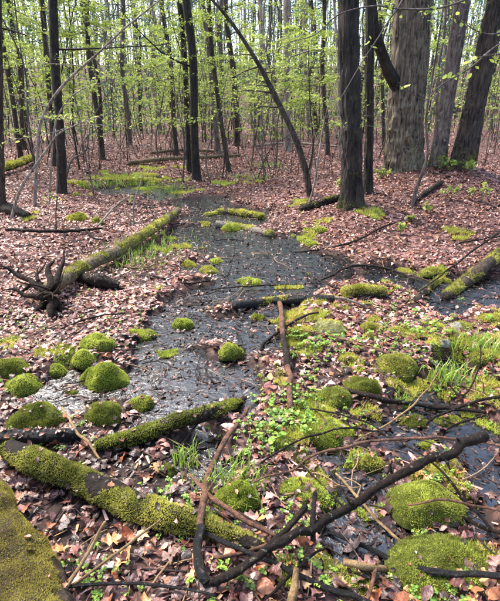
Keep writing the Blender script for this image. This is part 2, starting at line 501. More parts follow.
# ------------------------------------------------------------------ leaves
def leaf_template(n, kind, curl=0.2, fold=0.3, seed=0):
    g = np.random.default_rng(seed)
    t = np.linspace(0, 1, n + 1)
    if kind == 'beech':
        w = 0.27 * np.sin(np.pi * t ** 0.85) + 0.008
    elif kind == 'oak':
        w = 0.27 * np.sin(np.pi * t ** 0.95) * (1 + 0.5 * np.sin(2 * np.pi * 3.4 * t + 0.6)) + 0.012
    else:
        w = np.interp(t, [0, .1, .24, .40, .50, .62, .76, .9, 1], [.03, .30, .17, .50, .20, .29, .10, .10, 0.006])
    x = t - 0.5
    sweep = 0.12 * np.sin(np.pi * t)
    z = curl * (4 * (x ** 2) - 0.3) * 0.5
    cr = 0.035 if n < 8 else 0.06
    zl = z + fold * w + g.normal(0, cr, n + 1); zr = z + fold * w * g.uniform(0.2, 1.2) + g.normal(0, cr, n + 1)
    if n >= 8:
        z = z + g.normal(0, 0.02, n + 1)
    V = np.vstack([np.stack([x, np.zeros(n + 1), z], 1), np.stack([x + sweep * w, w, zl], 1), np.stack([x + sweep * w, -w, zr], 1)])
    i = np.arange(n); m = n + 1
    F = np.vstack([np.stack([i, i + 1, m + i + 1, m + i], 1), np.stack([2 * m + i, 2 * m + i + 1, i + 1, i], 1)])
    return V, F

def rotations(g, n, tilt, yaw=None):
    yaw = g.uniform(0, 2 * np.pi, n) if yaw is None else yaw
    ax, ay = g.normal(0, tilt, n), g.normal(0, tilt, n)
    cz, sz, cx, sx, cy, sy = np.cos(yaw), np.sin(yaw), np.cos(ax), np.sin(ax), np.cos(ay), np.sin(ay)
    Z = np.zeros((n, 3, 3)); Z[:, 0, 0] = cz; Z[:, 0, 1] = -sz; Z[:, 1, 0] = sz; Z[:, 1, 1] = cz; Z[:, 2, 2] = 1
    X = np.zeros((n, 3, 3)); X[:, 0, 0] = 1; X[:, 1, 1] = cx; X[:, 1, 2] = -sx; X[:, 2, 1] = sx; X[:, 2, 2] = cx
    Yr = np.zeros((n, 3, 3)); Yr[:, 1, 1] = 1; Yr[:, 0, 0] = cy; Yr[:, 0, 2] = sy; Yr[:, 2, 0] = -sy; Yr[:, 2, 2] = cy
    return Z @ X @ Yr

def scatter(b, template, pos, rot, size, cols):
    V, F = template
    n, k = len(pos), len(V)
    if n == 0:
        return
    W = np.einsum('nij,kj->nki', rot, V) * size[:, None, None] + pos[:, None, :]
    b.add(W.reshape(-1, 3), (F[None] + (np.arange(n) * k)[:, None, None]).reshape(-1, F.shape[1]), np.repeat(cols, k, 0))

DEAD = np.array([srgb(*c) for c in [(164, 114, 100), (188, 140, 128), (124, 74, 60), (202, 162, 148), (154, 94, 68), (94, 58, 48), (206, 174, 158), (132, 82, 74), (176, 118, 80), (204, 156, 108)]])
DEAD_P = np.array([.16, .16, .14, .11, .10, .10, .07, .08, .05, .03])
SOAKED = np.array([srgb(*c) for c in [(56, 40, 33), (72, 51, 43), (88, 63, 54), (46, 33, 28), (106, 79, 67)]])

LITTER = Builder()
def build_litter():
    g = np.random.default_rng(21)
    b = LITTER
    zones = [(0.55, 4.0, 820, 0.85, True, 0.75), (4.0, 8.0, 540, 0.98, True, 0.68), (8.0, 16.0, 210, 1.15, False, 0.66), (16.0, 40.0, 17, 2.0, False, 0.62)]
    for y0, y1, dens, sz, fine, spread in zones:
        area = spread * (y1 ** 2 - y0 ** 2) + 1.6 * (y1 - y0)
        n = int(area * dens)
        yy = np.sqrt(g.uniform(y0 ** 2, y1 ** 2, n))
        xx = g.uniform(-1, 1, n) * (spread * yy + 0.8)
        h = ground(xx, yy); wet = wetness(xx, yy)
        patch = np.clip(0.95 + 0.5 * noise2(xx, yy, 1.1, 31), 0.45, 1)
        keep = g.random(n) < np.where(h < 0.005, 0.5, patch)
        xx, yy, h, wet = xx[keep], yy[keep], h[keep], wet[keep]; n = len(xx)
        floaty = (h < 0) & (g.random(n) < 0.5)
        z = np.where(floaty, 0.001, np.maximum(h, -0.05)) + np.where(h < 0, 0.002, np.abs(g.normal(0.006, 0.011, n)))
        size = g.uniform(0.030, 0.084, n) * sz * np.where(wet > 0.5, 0.75, 1)
        cols = 0.95 * DEAD[g.choice(len(DEAD), n, p=DEAD_P)] * g.uniform(0.5, 1.35, n)[:, None]
        near = np.clip((3.6 - yy) / 1.4, 0, 1)                      # the ground by the seep is soaked and rotten
        sk = SOAKED[g.choice(len(SOAKED), n)]
        soak = (g.random(n) < np.maximum(wet * 0.8, near * 0.7))[:, None]
        cols = np.where(soak, sk, cols)
        kinds = g.integers(0, 8, n)
        for q in range(8):
            kd = ['beech', 'oak', 'beech', 'maple', 'oak', 'beech', 'oak', 'beech'][q]
            tpl = leaf_template(((6 if kd != 'beech' else 4) if y1 < 5 else (4 if kd != 'beech' else 3)) if fine else 2, kd if fine else 'beech', curl=g.uniform(-0.9, 0.9), fold=g.uniform(-0.7, 0.9), seed=100 + q)
            s = kinds == q
            scatter(b, tpl, np.stack([xx, yy, z], -1)[s], rotations(g, s.sum(), 0.19 if fine else 0.26)[...], size[s], cols[s])
    # small brown bits and stems between the leaves
    n = 34000
    yy = g.uniform(0.6, 9, n); xx = g.uniform(-1, 1, n) * (0.75 * yy + 0.6)
    h = ground(xx, yy)
    z = np.maximum(h, 0.0) + g.uniform(0.001, 0.012, n)
    cols = np.vstack([SOAKED, DEAD])[g.integers(0, 15, n)]
    cols = np.where((h < 0.01)[:, None], SOAKED[g.integers(0, 5, n)] * .6, cols)
    z = np.where(h < 0, 0.001, z)
    bit = (np.array([[-.5, -.10, 0], [.5, -.06, .05], [.42, .09, .10], [-.4, .12, .02]]), np.array([[0, 1, 2, 3]]))
    scatter(b, bit, np.stack([xx, yy, z], -1), rotations(g, n, 0.2), g.uniform(0.012, 0.06, n), cols)

def drop_leaves(V, F, n, seed, size=(.014, .036), zmin=.35):
    """a few dead leaves and bits that have come down on a mound or a log"""
    g = np.random.default_rng(seed)
    T = tri_faces(F)
    a, b_, c = V[T[:, 0]], V[T[:, 1]], V[T[:, 2]]
    cr = np.cross(b_ - a, c - a); ar = np.linalg.norm(cr, axis=1); nz = cr[:, 2] / (ar + 1e-12)
    w = ar * (nz > zmin)
    if w.sum() <= 0:
        return
    k = g.choice(len(T), n, p=w / w.sum())
    p = (a[k] + b_[k] + c[k]) / 3 + cr[k] / (ar[k][:, None] + 1e-12) * .008
    pal = np.vstack([DEAD * .7, SOAKED, SOAKED])
    for q in range(3):
        i = np.arange(n) % 3 == q
        scatter(LITTER, leaf_template(5, ['beech', 'oak', 'beech'][q], g.uniform(-.5, .8), g.uniform(-.3, .8), 60 + q), p[i], rotations(g, i.sum(), .35), g.uniform(*size, i.sum()), pal[g.integers(0, len(pal), i.sum())])
build_litter()

def build_single_leaves():
    """the fallen leaves that show largest, one object each, on the ground by the camera"""
    g = np.random.default_rng(5)
    tints = [(196, 142, 92), (104, 66, 54), (156, 96, 64), (116, 72, 60), (88, 58, 54), (70, 46, 44), (128, 92, 84), (172, 126, 100), (58, 40, 38), (210, 166, 116), (112, 76, 72), (158, 86, 48)]
    meshes = []
    for q in range(18):
        kd = ['oak', 'maple', 'beech', 'oak', 'beech', 'beech'][q % 6]
        V, F = leaf_template(12 if kd != 'beech' else 8, kd, curl=g.uniform(-0.5, 0.6), fold=g.uniform(-0.3, 0.7), seed=q)
        meshes.append(make_mesh('fallen_leaf', V, F, M['leaf_litter'], np.tile(srgb(*tints[q % 12]), (len(V), 1))))
    made = 0
    spots = [(95, 510, 9), (120, 541, 9), (160, 448, 1), (60, 500, 6), (225, 420, 1), (300, 455, 7), (365, 470, 4)]
    while made < 300:
        if made < len(spots):
            u, v, q = spots[made]
        else:
            u, v, q = g.uniform(-12, 512), g.triangular(385, 600, 625), int(g.integers(0, 18))
        p = on_ground(u, v)
        wet = p[2] < 0
        if wet and g.random() < 0.5 and made >= len(spots):
            continue
        if wet and q % 12 not in (3, 4, 5, 8, 10):
            q = int(g.choice([3, 4, 5, 8, 10, 15, 16, 17]))
        o = link('fallen_leaf', meshes[q], GROUND)
        o.location = (p[0], p[1], max(p[2], 0.0) + g.uniform(0.012, 0.03))
        o.rotation_euler = (g.normal(0, 0.4), g.normal(0, 0.4), g.uniform(0, 6.28))
        s = g.uniform(0.04, 0.088)
        o.scale = (s, s, s)
        made += 1
build_single_leaves()

# ------------------------------------------------------------------ moss mounds and stones
MOSS_BRIGHT = (srgb(142, 156, 54), srgb(214, 220, 104))
MOSS_DEEP = (srgb(98, 104, 42), srgb(174, 180, 80))
MOSS_YELLOW = (srgb(150, 152, 56), srgb(220, 214, 112))
MOSS_SOIL = srgb(62, 66, 26)

def dome(c, rx, ry, hgt, seed, power=2.1, lump=0.24):
    nr, na = 16, 48
    r = np.linspace(0, 1, nr)[1:]; a = np.linspace(0, 2 * np.pi, na, endpoint=False)
    rr, aa = np.meshgrid(r, a, indexing='ij')
    edge = 1 + 0.22 * noise(np.stack([np.cos(aa) * 1.3, np.sin(aa) * 1.3, np.full_like(aa, seed * 3.1)], -1), 1.0, seed)
    x, y = rr * np.cos(aa) * edge, rr * np.sin(aa) * edge
    z = np.maximum(0, 1 - rr ** power) ** 0.62
    V = np.stack([x * rx, y * ry, z * hgt], -1).reshape(-1, 3)
    V = np.vstack([V, [0, 0, hgt]])
    q = V + np.asarray(c)
    sc = min(rx, ry)
    disp = lump * hgt * (noise(q, 0.9 / sc, seed) + 0.6 * noise(q, 2.2 / sc, seed + 1)) + 0.006 * noise(q, 50, seed + 2)
    V[:, 2] += disp * np.clip(V[:, 2] / hgt + 0.1, 0, 1)
    V[:, :2] *= (1 + 0.10 * noise(q, 1.5 / sc, seed + 4))[:, None]
    nr -= 1
    k = np.arange(nr - 1)[:, None] * na; j = np.arange(na)[None]; j2 = (j + 1) % na
    F = np.stack([k + j, k + na + j, k + na + j2, k + j2], -1).reshape(-1, 4)
    jj = np.arange(na)
    cap = np.stack([np.full(na, nr * na), jj, (jj + 1) % na], -1)
    return V + np.asarray(c), [F, cap]

_ms = [0]
def moss_mound(u, v, w, h, label, cols=MOSS_BRIGHT, depth=0.8, bare=0.0, name='moss_mound', core=None, dens=125000, fl=0.0085, extra=()):
    """u, v is the middle of the mound's foot, w and h its width and height as seen"""
    _ms[0] += 1; sd = 40 + _ms[0] * 7
    p = on_ground(u, v + h * 0.30)
    dist = np.linalg.norm(p - np.array([0, 0, CAM_H]))
    rx = w / FPX * dist / 2 * (0.88 if u > 260 else 1.0)
    ry = rx * depth
    down = math.asin((CAM_H - p[2]) / dist)
    hh = max(0.025, (h / FPX * dist - 2 * ry * math.sin(down) * 0.55) / math.cos(down) * 0.95)
    hh = min(hh, rx * 0.95) * (0.56 if u > 260 else 0.85)
    c = np.array([p[0], p[1], max(p[2], -0.02) - 0.02])
    b = Builder()
    V, F = dome(c, rx, ry, hh + 0.02, sd, power=1.1 if h < 6 else 2.2)
    parts = [(V, F)]
    for ex, ey, es in extra:
        parts.append(dome(c + np.array([ex * rx, ey * ry, 0]), rx * es, ry * es, (hh + 0.02) * es * 1.05, sd + 3))
    fz = Builder()
    for V, F in parts:
        b.add(V, F, MOSS_SOIL if core is None else (0.3, 0.3, 0.3))
        def mask(q, n, c=c, hh=hh):
            k = np.clip((q[:, 2] - c[2] - 0.012) / 0.03, 0, 1)
            hole = noise(q, 9, sd + 9) + 0.4 * noise(q, 25, sd + 10)
            return k * np.where(hole > 1.0 - bare * 1.6, 0.12, 1.0)
        fl2 = fl * max(1.0, dist / 3.0); de = dens / max(1.0, dist / 3.0) ** 1.6
        V2, F2, C2 = fuzz(V, F, de, fl2, fl2 * 0.2, mask, cols, seed=sd, limit=34000)
        fz.add(V2, F2, C2)
    drop_leaves(*parts[0], max(2, int((4 + 30 * bare) * min(1.6, w / 40))), sd + 17)
    mb = b.build(name, M['moss_core'] if core is None else core, None, c, label=label, category='moss mound' if core is None else 'stone')
    mb['group'] = 'moss mounds in the seep' if core is None else 'stones in the seep'
    if fz.n:
        fz.build('moss_cover', M['moss'], mb, c, smooth=False, kind='stuff')
    return mb
M['moss_core'] = attr_mat('peaty_moss_base', rough=0.9, spec=0.1, noise_amt=0.5, nscale=40)

B_, D_, Y_ = MOSS_BRIGHT, MOSS_DEEP, MOSS_YELLOW
MOUNDS = [
    (22, 384, 40, 24, 'round bright green moss cushion near the left edge beside a puddle', B_, 0.0),
    (85, 356, 25, 20, 'small bright round moss cushion just behind the largest two-lobed one', B_, 0.0),
    (97, 340, 34, 15, 'low bright moss cushion below the upturned dark roots', B_, 0.0),
    (57, 369, 19, 13, 'small green moss cushion between the round edge cushion and two-lobed one', B_, 0.1),
    (140, 333, 34, 16, 'flat bright moss cushion on a dark wood slab in the water', B_, 0.0),
    (183, 323, 25, 17, 'lone bright moss cushion standing out in the open water', B_, 0.0),
    (231, 348, 25, 17, 'bright moss cushion in water left of the upright-lying brown stick', B_, 0.05),
    (103, 408, 40, 30, 'dark green moss hump with a thin pale twig in front', D_, 0.2),
    (36, 413, 52, 28, 'broad dull moss hump with leaves on it, low left', D_, 0.3),
    (11, 366, 30, 18, 'dull brownish moss hump at the left picture edge', D_, 0.3),
    (72, 396, 18, 9, 'tiny mossy islet in the left puddle', D_, 0.2),
    (142, 401, 28, 24, 'mid green moss cushion beside a small pinkish stone', (D_[0], B_[1]), 0.1),
    (300, 343, 24, 14, 'pale yellow green moss patch beneath the flat mossy rock', Y_, 0.2),
    (334, 392, 46, 26, 'long green moss hump ending at the dark branch tip', (D_[0], B_[1]), 0.15),
    (328, 424, 62, 32, 'large low moss cushion under the thin arching twig', B_, 0.05),
    (398, 358, 52, 32, 'tall olive moss hump with dead leaves on top, right of centre', (D_[0], Y_[1]), 0.15),
    (364, 382, 46, 24, 'dark olive moss hump left of the tall olive hump', D_, 0.1),
    (371, 325, 26, 15, 'yellowish moss clump right of the flat mossy rock', Y_, 0.2),
    (422, 380, 28, 20, 'light yellow green moss clump beside the bright grass tuft', Y_, 0.1),
    (484, 352, 32, 20, 'moss clump with fine grass near the right edge', Y_, 0.15),
    (490, 316, 28, 14, 'yellow moss mound by the pool at the right edge', Y_, 0.1),
    (428, 494, 78, 46, 'big bright moss mound under the thick fallen branch', (D_[0], B_[1]), 0.0),
    (452, 556, 112, 44, 'widest low moss mound with wet leaves lying on it, lower right', (D_[0], B_[1]), 0.3),
    (308, 486, 66, 28, 'bright kidney shaped moss mound behind the thick fallen branch', B_, 0.0),
    (236, 492, 48, 32, 'grassy bright moss mound right of the reddish stick', B_, 0.0),
    (371, 458, 30, 20, 'yellow green moss cushion right above the kidney shaped mound', Y_, 0.0),
    (425, 448, 26, 15, 'small bright moss cushion above the big bright mound', B_, 0.1),
    (447, 420, 38, 20, 'bright moss patch under the dark branch fork, right side', (D_[0], B_[1]), 0.2),
    (414, 420, 32, 18, 'dull moss patch below the long dark branch', D_, 0.25),
    (311, 241, 20, 15, 'round bright moss cushion on the far stream bank', B_, 0.0),
    (321, 228, 15, 11, 'little moss cushion just behind the one on the far bank', B_, 0.1),
    (231, 228, 24, 10, 'moss cushion on the near end of the log across the stream', B_, 0.0),
    (209, 270, 26, 11, 'yellow moss patch at the water edge by the log tip', Y_, 0.2),
    (190, 266, 20, 9, 'paler moss patch on leaves left of the water edge', Y_, 0.25),
    (216, 262, 18, 8, 'small moss islet next to the yellow water edge patch', B_, 0.2),
    (250, 281, 30, 11, 'moss islet in the middle of the stream', B_, 0.15),
    (76, 218, 22, 10, 'low green moss pad among dry leaves, left bank', Y_, 0.2),
    (97, 221, 14, 7, 'tiny moss pad beside the low pad on the left bank', Y_, 0.2),
    (406, 269, 24, 9, 'flat moss pad at the foot of the right bank', Y_, 0.15),
    (434, 269, 28, 11, 'yellow green moss pad right of the flat pad under the bank', Y_, 0.1),
    (445, 282, 18, 9, 'moss tuft beside the end of the right mossy log', Y_, 0.15),
    (500, 395, 26, 18, 'moss cushion cut by the right picture edge', Y_, 0.2),
    (342, 574, 70, 26, 'bright moss bed along the bottom behind the black branch', B_, 0.15),
    (430, 597, 110, 22, 'moss bed at the bottom edge below the black branch', B_, 0.2),
    (280, 440, 40, 18, 'seedling covered moss rise in the middle foreground', (D_[0], B_[1]), 0.3),
    (258, 319, 18, 9, 'low mossy islet beside the horizontal black log', D_, 0.3),
    (340, 452, 22, 12, 'brown green moss knob beside the thin tan stick', D_, 0.3),
    (290, 352, 18, 9, 'dull moss knob beside the upright-lying brown stick', D_, 0.3),
    (396, 330, 26, 12, 'loose green moss mat between grass and flat rock', Y_, 0.25),
    (350, 355, 30, 14, 'pale moss mat behind the dark olive hump', Y_, 0.3),
    (10, 440, 28, 16, 'moss cushion at the left edge above the long mossy log', D_, 0.15),
    (150, 188, 34, 4, 'bright moss flat in the shallows at the stream head', B_, 0.25),
    (140, 174, 40, 4, 'thin green moss strip behind the stream head shallows', Y_, 0.2),
    (180, 192, 24, 4, 'green moss pad before the stream head trunk', Y_, 0.2),
    (165, 468, 22, 10, 'small dark moss knob behind the long mossy log', D_, 0.3),
]
for m_ in MOUNDS:
    moss_mound(*m_[:5], cols=m_[5], bare=m_[6])
moss_mound(107, 376, 44, 36, 'largest two-lobed bright moss cushion beside the left puddle', B_, extra=[(-0.55, 0.35, 0.7)])
moss_mound(330, 324, 44, 24, 'flat topped mossy rock with dark wet underside in midstream', (D_[0], Y_[1]), name='mossy_rock', core=M['stone'], bare=0.1)
moss_mound(459, 324, 26, 14, 'pale stone with a yellow moss cap, right side', Y_, name='mossy_rock', core=M['stone'], bare=0.7)
moss_mound(444, 338, 18, 14, 'bare grey green stone in front of the moss capped stone', Y_, name='mossy_rock', core=M['stone'], bare=0.75, dens=5000)
moss_mound(134, 406, 10, 8, 'small pinkish stone beside a mid green moss cushion', Y_, name='mossy_rock', core=M['stone'], bare=0.75, dens=1000)

def ground_moss():
    g = np.random.default_rng(44)
    b = Builder()
    spots = [(g.uniform(255, 505), g.uniform(270, 470)) for k in range(130)] + [(g.uniform(280, 505), g.uniform(470, 600)) for k in range(30)] + [(g.uniform(0, 250), g.uniform(330, 450)) for k in range(16)]
    spots += [(g.uniform(150, 330), g.uniform(200, 290)) for k in range(16)] + [(g.uniform(90, 190), g.uniform(168, 196)) for k in range(16)] + [(g.uniform(0, 500), g.uniform(180, 260)) for k in range(14)]
    for u, v in spots:
        c = on_ground(u, v); dist = np.linalg.norm(c - np.array([0, 0, CAM_H]))
        R_ = g.uniform(10, 26) / FPX * dist; k = max(1.0, dist / 3)
        n = int(min(3400, 44000 * R_ * R_ * 3 / k ** 1.5))
        a, r = g.uniform(0, 6.28, n), np.sqrt(g.random(n))
        x, y = c[0] + R_ * r * np.cos(a), c[1] + R_ * r * np.sin(a)
        keep = noise2(x, y, .8 / R_ + 2, 71) + .5 * noise2(x, y, 14, 72) > r * 1.2 - .40
        x, y = x[keep], y[keep]; n = len(x)
        if not n:
            continue
        z = height(x, y); ok = z > -.012; x, y, z = x[ok], y[ok], z[ok]; n = len(x)
        p = np.stack([x, y, np.maximum(z, -.004) + .006], -1)
        d = g.normal(0, .5, (n, 3)) + np.array([0, 0, 1.0]); d /= np.linalg.norm(d, axis=1)[:, None]
        sd = np.cross(d, g.normal(0, 1, (n, 3))); sd /= np.linalg.norm(sd, axis=1)[:, None] + 1e-9
        L = .019 * k ** .6 * g.uniform(.5, 1.5, n)[:, None]; W_ = .0028 * k ** .8
        c0, c1 = [MOSS_BRIGHT, MOSS_YELLOW, MOSS_YELLOW][int(g.integers(0, 3))]
        mix = np.clip(.5 + .5 * noise(p, 12, 73) + g.normal(0, .2, n), 0, 1)[:, None]
        V = np.stack([p - sd * W_, p + sd * W_, p + d * L], 1).reshape(-1, 3)
        b.add(V, np.arange(n * 3).reshape(-1, 3), np.repeat(c0 * (1 - mix) + c1 * mix, 3, 0))
    b.build('ground_moss', M['moss'], None, smooth=False, kind='stuff', label='thin patchy moss creeping over the wet ground', category='moss')
ground_moss()

# ------------------------------------------------------------------ logs
def log_thing(name, pts, radii, label, mat, moss=0.0, cols=MOSS_BRIGHT, sides=28, segs=60, lump=0.12, category='log', seed=0, stubs=(), dens=80000, fl=0.011, under=0.0, limit=60000):
    P, r = spline(pts, radii, segs)
    o = thing(name, P[0], label, category)
    V, F = tube(P, r, sides, lump=lump, lfreq=7, furrow=r.mean() * 0.06, ffreq=4, seed=seed)
    b = Builder(); b.add(V, F); b.build('bark', mat, o, P[0])
    drop_leaves(V, F, 6 + int(8 * len(pts) * (1 - moss)), seed + 30, (.012, .04), .5)
    if moss > 0:
        dist = np.linalg.norm(P.mean(0) - np.array([0, 0, CAM_H]))
        k = max(1.0, dist / 3.0)
        def mask(q, n):
            cover = noise(q, 5, seed + 2) + 0.5 * noise(q, 14, seed + 3)
            return np.clip((n[:, 2] + 0.35 + under) * 2, 0, 1) * np.clip((cover + moss * 2 - 1) * 4 + 0.5, 0.0, 1)
        V2, F2, C2 = fuzz(V, F, dens / k ** 1.6, fl * k, fl * k * 0.2, mask, cols, seed=seed + 1, limit=limit)
        fz = Builder(); fz.add(V2, F2, C2); fz.build('moss_cover', M['moss'], o, P[0], smooth=False, kind='stuff')
    for s in stubs:
        Q, q = spline(s[0], s[1], 18)
        Q = Q + np.stack([noise(Q, 9, seed + t) for t in (21, 22, 23)], -1) * q.max() * .8
        V, F = tube(Q, q * .8, 12, lump=0.22, lfreq=22, seed=seed + 9)
        b = Builder(); b.add(V, F); b.build(s[2] if len(s) > 2 else 'branch_stub', s[3] if len(s) > 3 else mat, o, P[0])
    return o

def G(*pts):
    return [on_ground(u, v, h) for u, v, h in pts]

# fallen trunk with upturned roots
roots = []
hub = on_ground(46, 300, 0.10)
for (us, rr_) in [([(46, 292, .14), (30, 283, .16), (14, 273, .2), (0, 266, .25)], .04), ([(46, 290, .16), (49, 272, .25), (52, 258, .33)], .042), ([(50, 288, .16), (58, 268, .27), (64, 250, .37)], .034),
                  ([(44, 296, .10), (26, 294, .1), (4, 290, .08)], .032), ([(47, 298, .08), (50, 315, .03), (62, 332, -.02)], .045), ([(44, 300, .06), (36, 308, .02), (32, 316, -.03)], .04),
                  ([(42, 290, .14), (36, 278, .2), (38, 266, .24)], .024), ([(52, 300, .06), (62, 312, .01), (76, 322, -.02)], .03), ([(30, 283, .16), (24, 290, .10), (18, 296, .05)], .02)]:
    roots.append((G(*us), (rr_ * 1.2, rr_ * .7, rr_ * .2) if len(us) == 3 else (rr_ * 1.2, rr_ * .8, rr_ * .5, rr_ * .2), 'root', M['root']))
_rg = np.random.default_rng(9)
for k in range(7):
    a_ = hub + _rg.normal(0, .07, 3) * np.array([1, 1, .8]) + np.array([0, 0, .06]); d_ = _rg.normal(0, 1, 3); d_[2] = abs(d_[2]) * .7 - .1; d_ /= np.linalg.norm(d_)
    q_ = [a_]
    for t in range(3):
        d_ = d_ + _rg.normal(0, .35, 3); d_ /= np.linalg.norm(d_); q_.append(q_[-1] + d_ * _rg.uniform(.05, .12))
    roots.append((q_, (_rg.uniform(.010, .02), .003), 'root', M['root']))
log_thing('uprooted_log', G((44, 294, .11), (56, 284, .11), (88, 265, .10), (120, 250, .09), (150, 231, .09), (178, 211, .07)), (.056, .058, .060, .058, .054, .042),
          'long mossy fallen trunk with dark upturned roots on the left bank', M['log_pale'], moss=0.45, cols=(D_[0], Y_[1]), seed=301, stubs=roots, under=-0.2, segs=90)
log_thing('fallen_log', G((76, 277, .03), (100, 281, .06), (118, 287, .02)), (.04, .07, .04), 'short dark rotten log piece in front of the uprooted trunk', M['wood_wet'], seed=302, moss=0.15, cols=D_)
# lower left long mossy log, and the thick one in the corner
log_thing('mossy_log', G((8, 449, .05), (35, 462, .07), (75, 478, .06), (115, 497, .06), (160, 515, .05), (205, 528, .04), (262, 548, .02)), (.040, .055, .06, .056, .050, .044, .022),
          'long moss covered log lying diagonally across the lower left', M['wood_wet'], moss=0.66, cols=(D_[0], Y_[1]), seed=303, segs=90, under=-0.1, lump=.2, dens=130000, limit=70000)
log_thing('mossy_log', [on_ground(-62, 458, .03), on_ground(-24, 505, .03), on_ground(10, 562, .02), on_ground(40, 620, .02), on_ground(60, 680, .0)], (.11, .11, .11, .108, .10),
          'thick yellow green mossy log in the bottom left corner', M['log'], moss=0.8, cols=(srgb(98, 82, 38), srgb(198, 188, 94)), seed=304, segs=90, sides=40, dens=170000, limit=110000, under=0.2, fl=.008, lump=.26)
log_thing('mossy_log', G((96, 447, .02), (140, 436, .05), (180, 421, .05), (214, 411, .05), (246, 400, .02)), (.022, .035, .042, .036, .02),
          'dark mossy log lying at the near edge of the water', M['wood_wet'], moss=0.62, cols=D_, seed=305, segs=60, lump=.35)
log_thing('fallen_log', G((-14, 438, .03), (20, 437, .04), (50, 436, .04), (80, 434, .03)), (.035, .036, .034, .028), 'black wet log at the left above the long mossy log', M['wood_black'], seed=306)
log_thing('fallen_log', G((234, 305, .03), (270, 302, .03), (300, 299, .04), (334, 299, .03)), (.03, .036, .036, .026), 'black log lying straight across the middle of the stream', M['wood_black'], seed=307, moss=0.12, cols=Y_)
log_thing('mossy_log', G((520, 240, .06), (488, 264, .06), (466, 282, .06), (446, 297, .03)), (.06, .058, .054, .042), 'mossy log slanting in from the right edge by the pool', M['log'], moss=0.5, cols=(D_[0], Y_[1]), seed=308, under=-0.2)
log_thing('mossy_log', G((344, 293, .03), (364, 291, .05), (384, 292, .03)), (.045, .055, .045), 'short moss topped log chunk in the stream right of centre', M['log'], moss=0.7, cols=Y_, seed=309)
log_thing('fallen_log', G((216, 224, .04), (242, 228, .04), (272, 234, .03)), (.05, .05, .04), 'pale log with mossy end crossing the far stream', M['wood_pale'], moss=0.4, cols=Y_, seed=310)
log_thing('fallen_log', G((416, 300, .02), (425, 291, .04), (440, 280, .05)), (.03, .032, .03), 'thin mossy log beside the right bank log', M['log'], moss=0.5, cols=Y_, seed=311)
log_thing('fallen_log', G((120, 337, .015), (140, 339, .02), (156, 338, .015)), (.02, .026, .02), 'dark wood slab under the flat moss cushion in the water', M['wood_black'], seed=312)
log_thing('fallen_log', G((412, 203, .03), (425, 193, .04), (442, 182, .05)), (.03, .032, .028), 'dark log lying on the right bank below the big trees', M['wood_wet'], seed=313)
log_thing('fallen_log', G((-10, 172, .12), (8, 167, .14), (34, 158, .12)), (.07, .08, .06), 'mossy log far off at the left edge', M['log'], moss=0.8, cols=Y_, seed=314)
log_thing('fallen_log', G((128, 163, .05), (165, 159, .07), (205, 157, .07), (240, 155, .05)), (.04, .045, .045, .03), 'long thin fallen log across the far floor behind the stream', M['log_pale'], seed=315)
log_thing('fallen_log', G((300, 210, .02), (318, 204, .05), (345, 196, .04)), (.05, .055, .045), 'dark rotten log at the foot of the black trunk', M['wood_wet'], moss=0.3, cols=D_, seed=316)
log_thing('fallen_log', G((205, 217, .02), (228, 213, .04), (262, 217, .03)), (.05, .06, .05), 'low mossy log hump at the far end of the stream', M['log'], moss=0.5, cols=Y_, seed=317)
log_thing('fallen_log', G((-8, 204, .03), (8, 209, .05), (28, 217, .02)), (.07, .08, .06), 'black log stub at the left edge on dry leaves', M['wood_wet'], seed=318)
log_thing('fallen_log', G((150, 153, .06), (185, 150, .09), (225, 152, .05)), (.035, .04, .03), 'fallen trunk among brush behind the far log', M['log_pale'], seed=319)
log_thing('fallen_log', G((255, 146, .1), (290, 143, .12), (345, 147, .1)), (.035, .04, .03), 'pale distant log behind the arching sapling', M['wood_pale'], seed=320)

# ------------------------------------------------------------------ loose branches and sticks
def branch(pts, radii, mat, label, name='fallen_branch', sides=12, segs=None, lump=0.1, seed=0, forks=(), category='branch', raw=False, kink=0.008):
    A = pts if raw else G(*pts)
    segs = segs or max(16, 10 * len(A))
    P, r = spline(A, radii, segs)
    g = np.random.default_rng(seed)
    P = P + np.stack([noise(P, 12, seed), noise(P, 12, seed + 1), noise(P, 12, seed + 2)], -1) * kink
    V, F = tube(P, r, sides, lump=lump, lfreq=25, seed=seed)
    b = Builder(); b.add(V, F)
    o = b.build(name, mat, None, P[0], label=label, category=category, group='fallen branches and sticks')
    for fk in forks:
        Q, q = spline(fk[0] if raw or fk[2:] else G(*fk[0]), fk[1], 22)
        V, F = tube(Q, q, 8, lump=lump, lfreq=25, seed=seed + 5)
        b = Builder(); b.add(V, F); b.build('side_twig', mat, o, P[0])
    return o

W, K, BR, TN, PL = M['wood_wet'], M['wood_black'], M['wood_brown'], M['wood_tan'], M['wood_pale']
branch([(203, 584, .03), (240, 571, .07), (285, 543, .13), (330, 517, .18), (375, 489, .23), (420, 465, .27), (460, 447, .31), (484, 437, .33)], (.011, .013, .014, .015, .016, .017, .019, .021), W,
       'thick dark lichen flecked branch propped diagonally across the lower right', sides=22, segs=120, lump=0.24, seed=401, kink=0.014,
       forks=[([(214, 582, .04), (250, 562, .06), (285, 531, .08), (306, 506, .10)], (.013, .010)), ([(313, 541, .08), (313, 515, .13), (315, 493, .16)], (.011, .009)),
              ([(395, 479, .25), (390, 468, .28), (392, 461, .30)], (.007, .004)), ([(440, 456, .29), (447, 462, .28), (450, 470, .26)], (.007, .003)), ([(352, 503, .20), (346, 497, .22)], (.008, .005)), ([(462, 446, .31), (457, 438, .34)], (.006, .004)), ([(270, 553, .11), (276, 560, .10)], (.008, .004))])
branch([(266, 388, .03), (250, 408, .04), (228, 436, .05), (212, 470, .07), (203, 500, .10), (201, 528, .08)], (.008, .011, .013, .014, .014, .013), BR, 'reddish brown stick leaning over the long mossy log', sides=14, segs=60, seed=402)
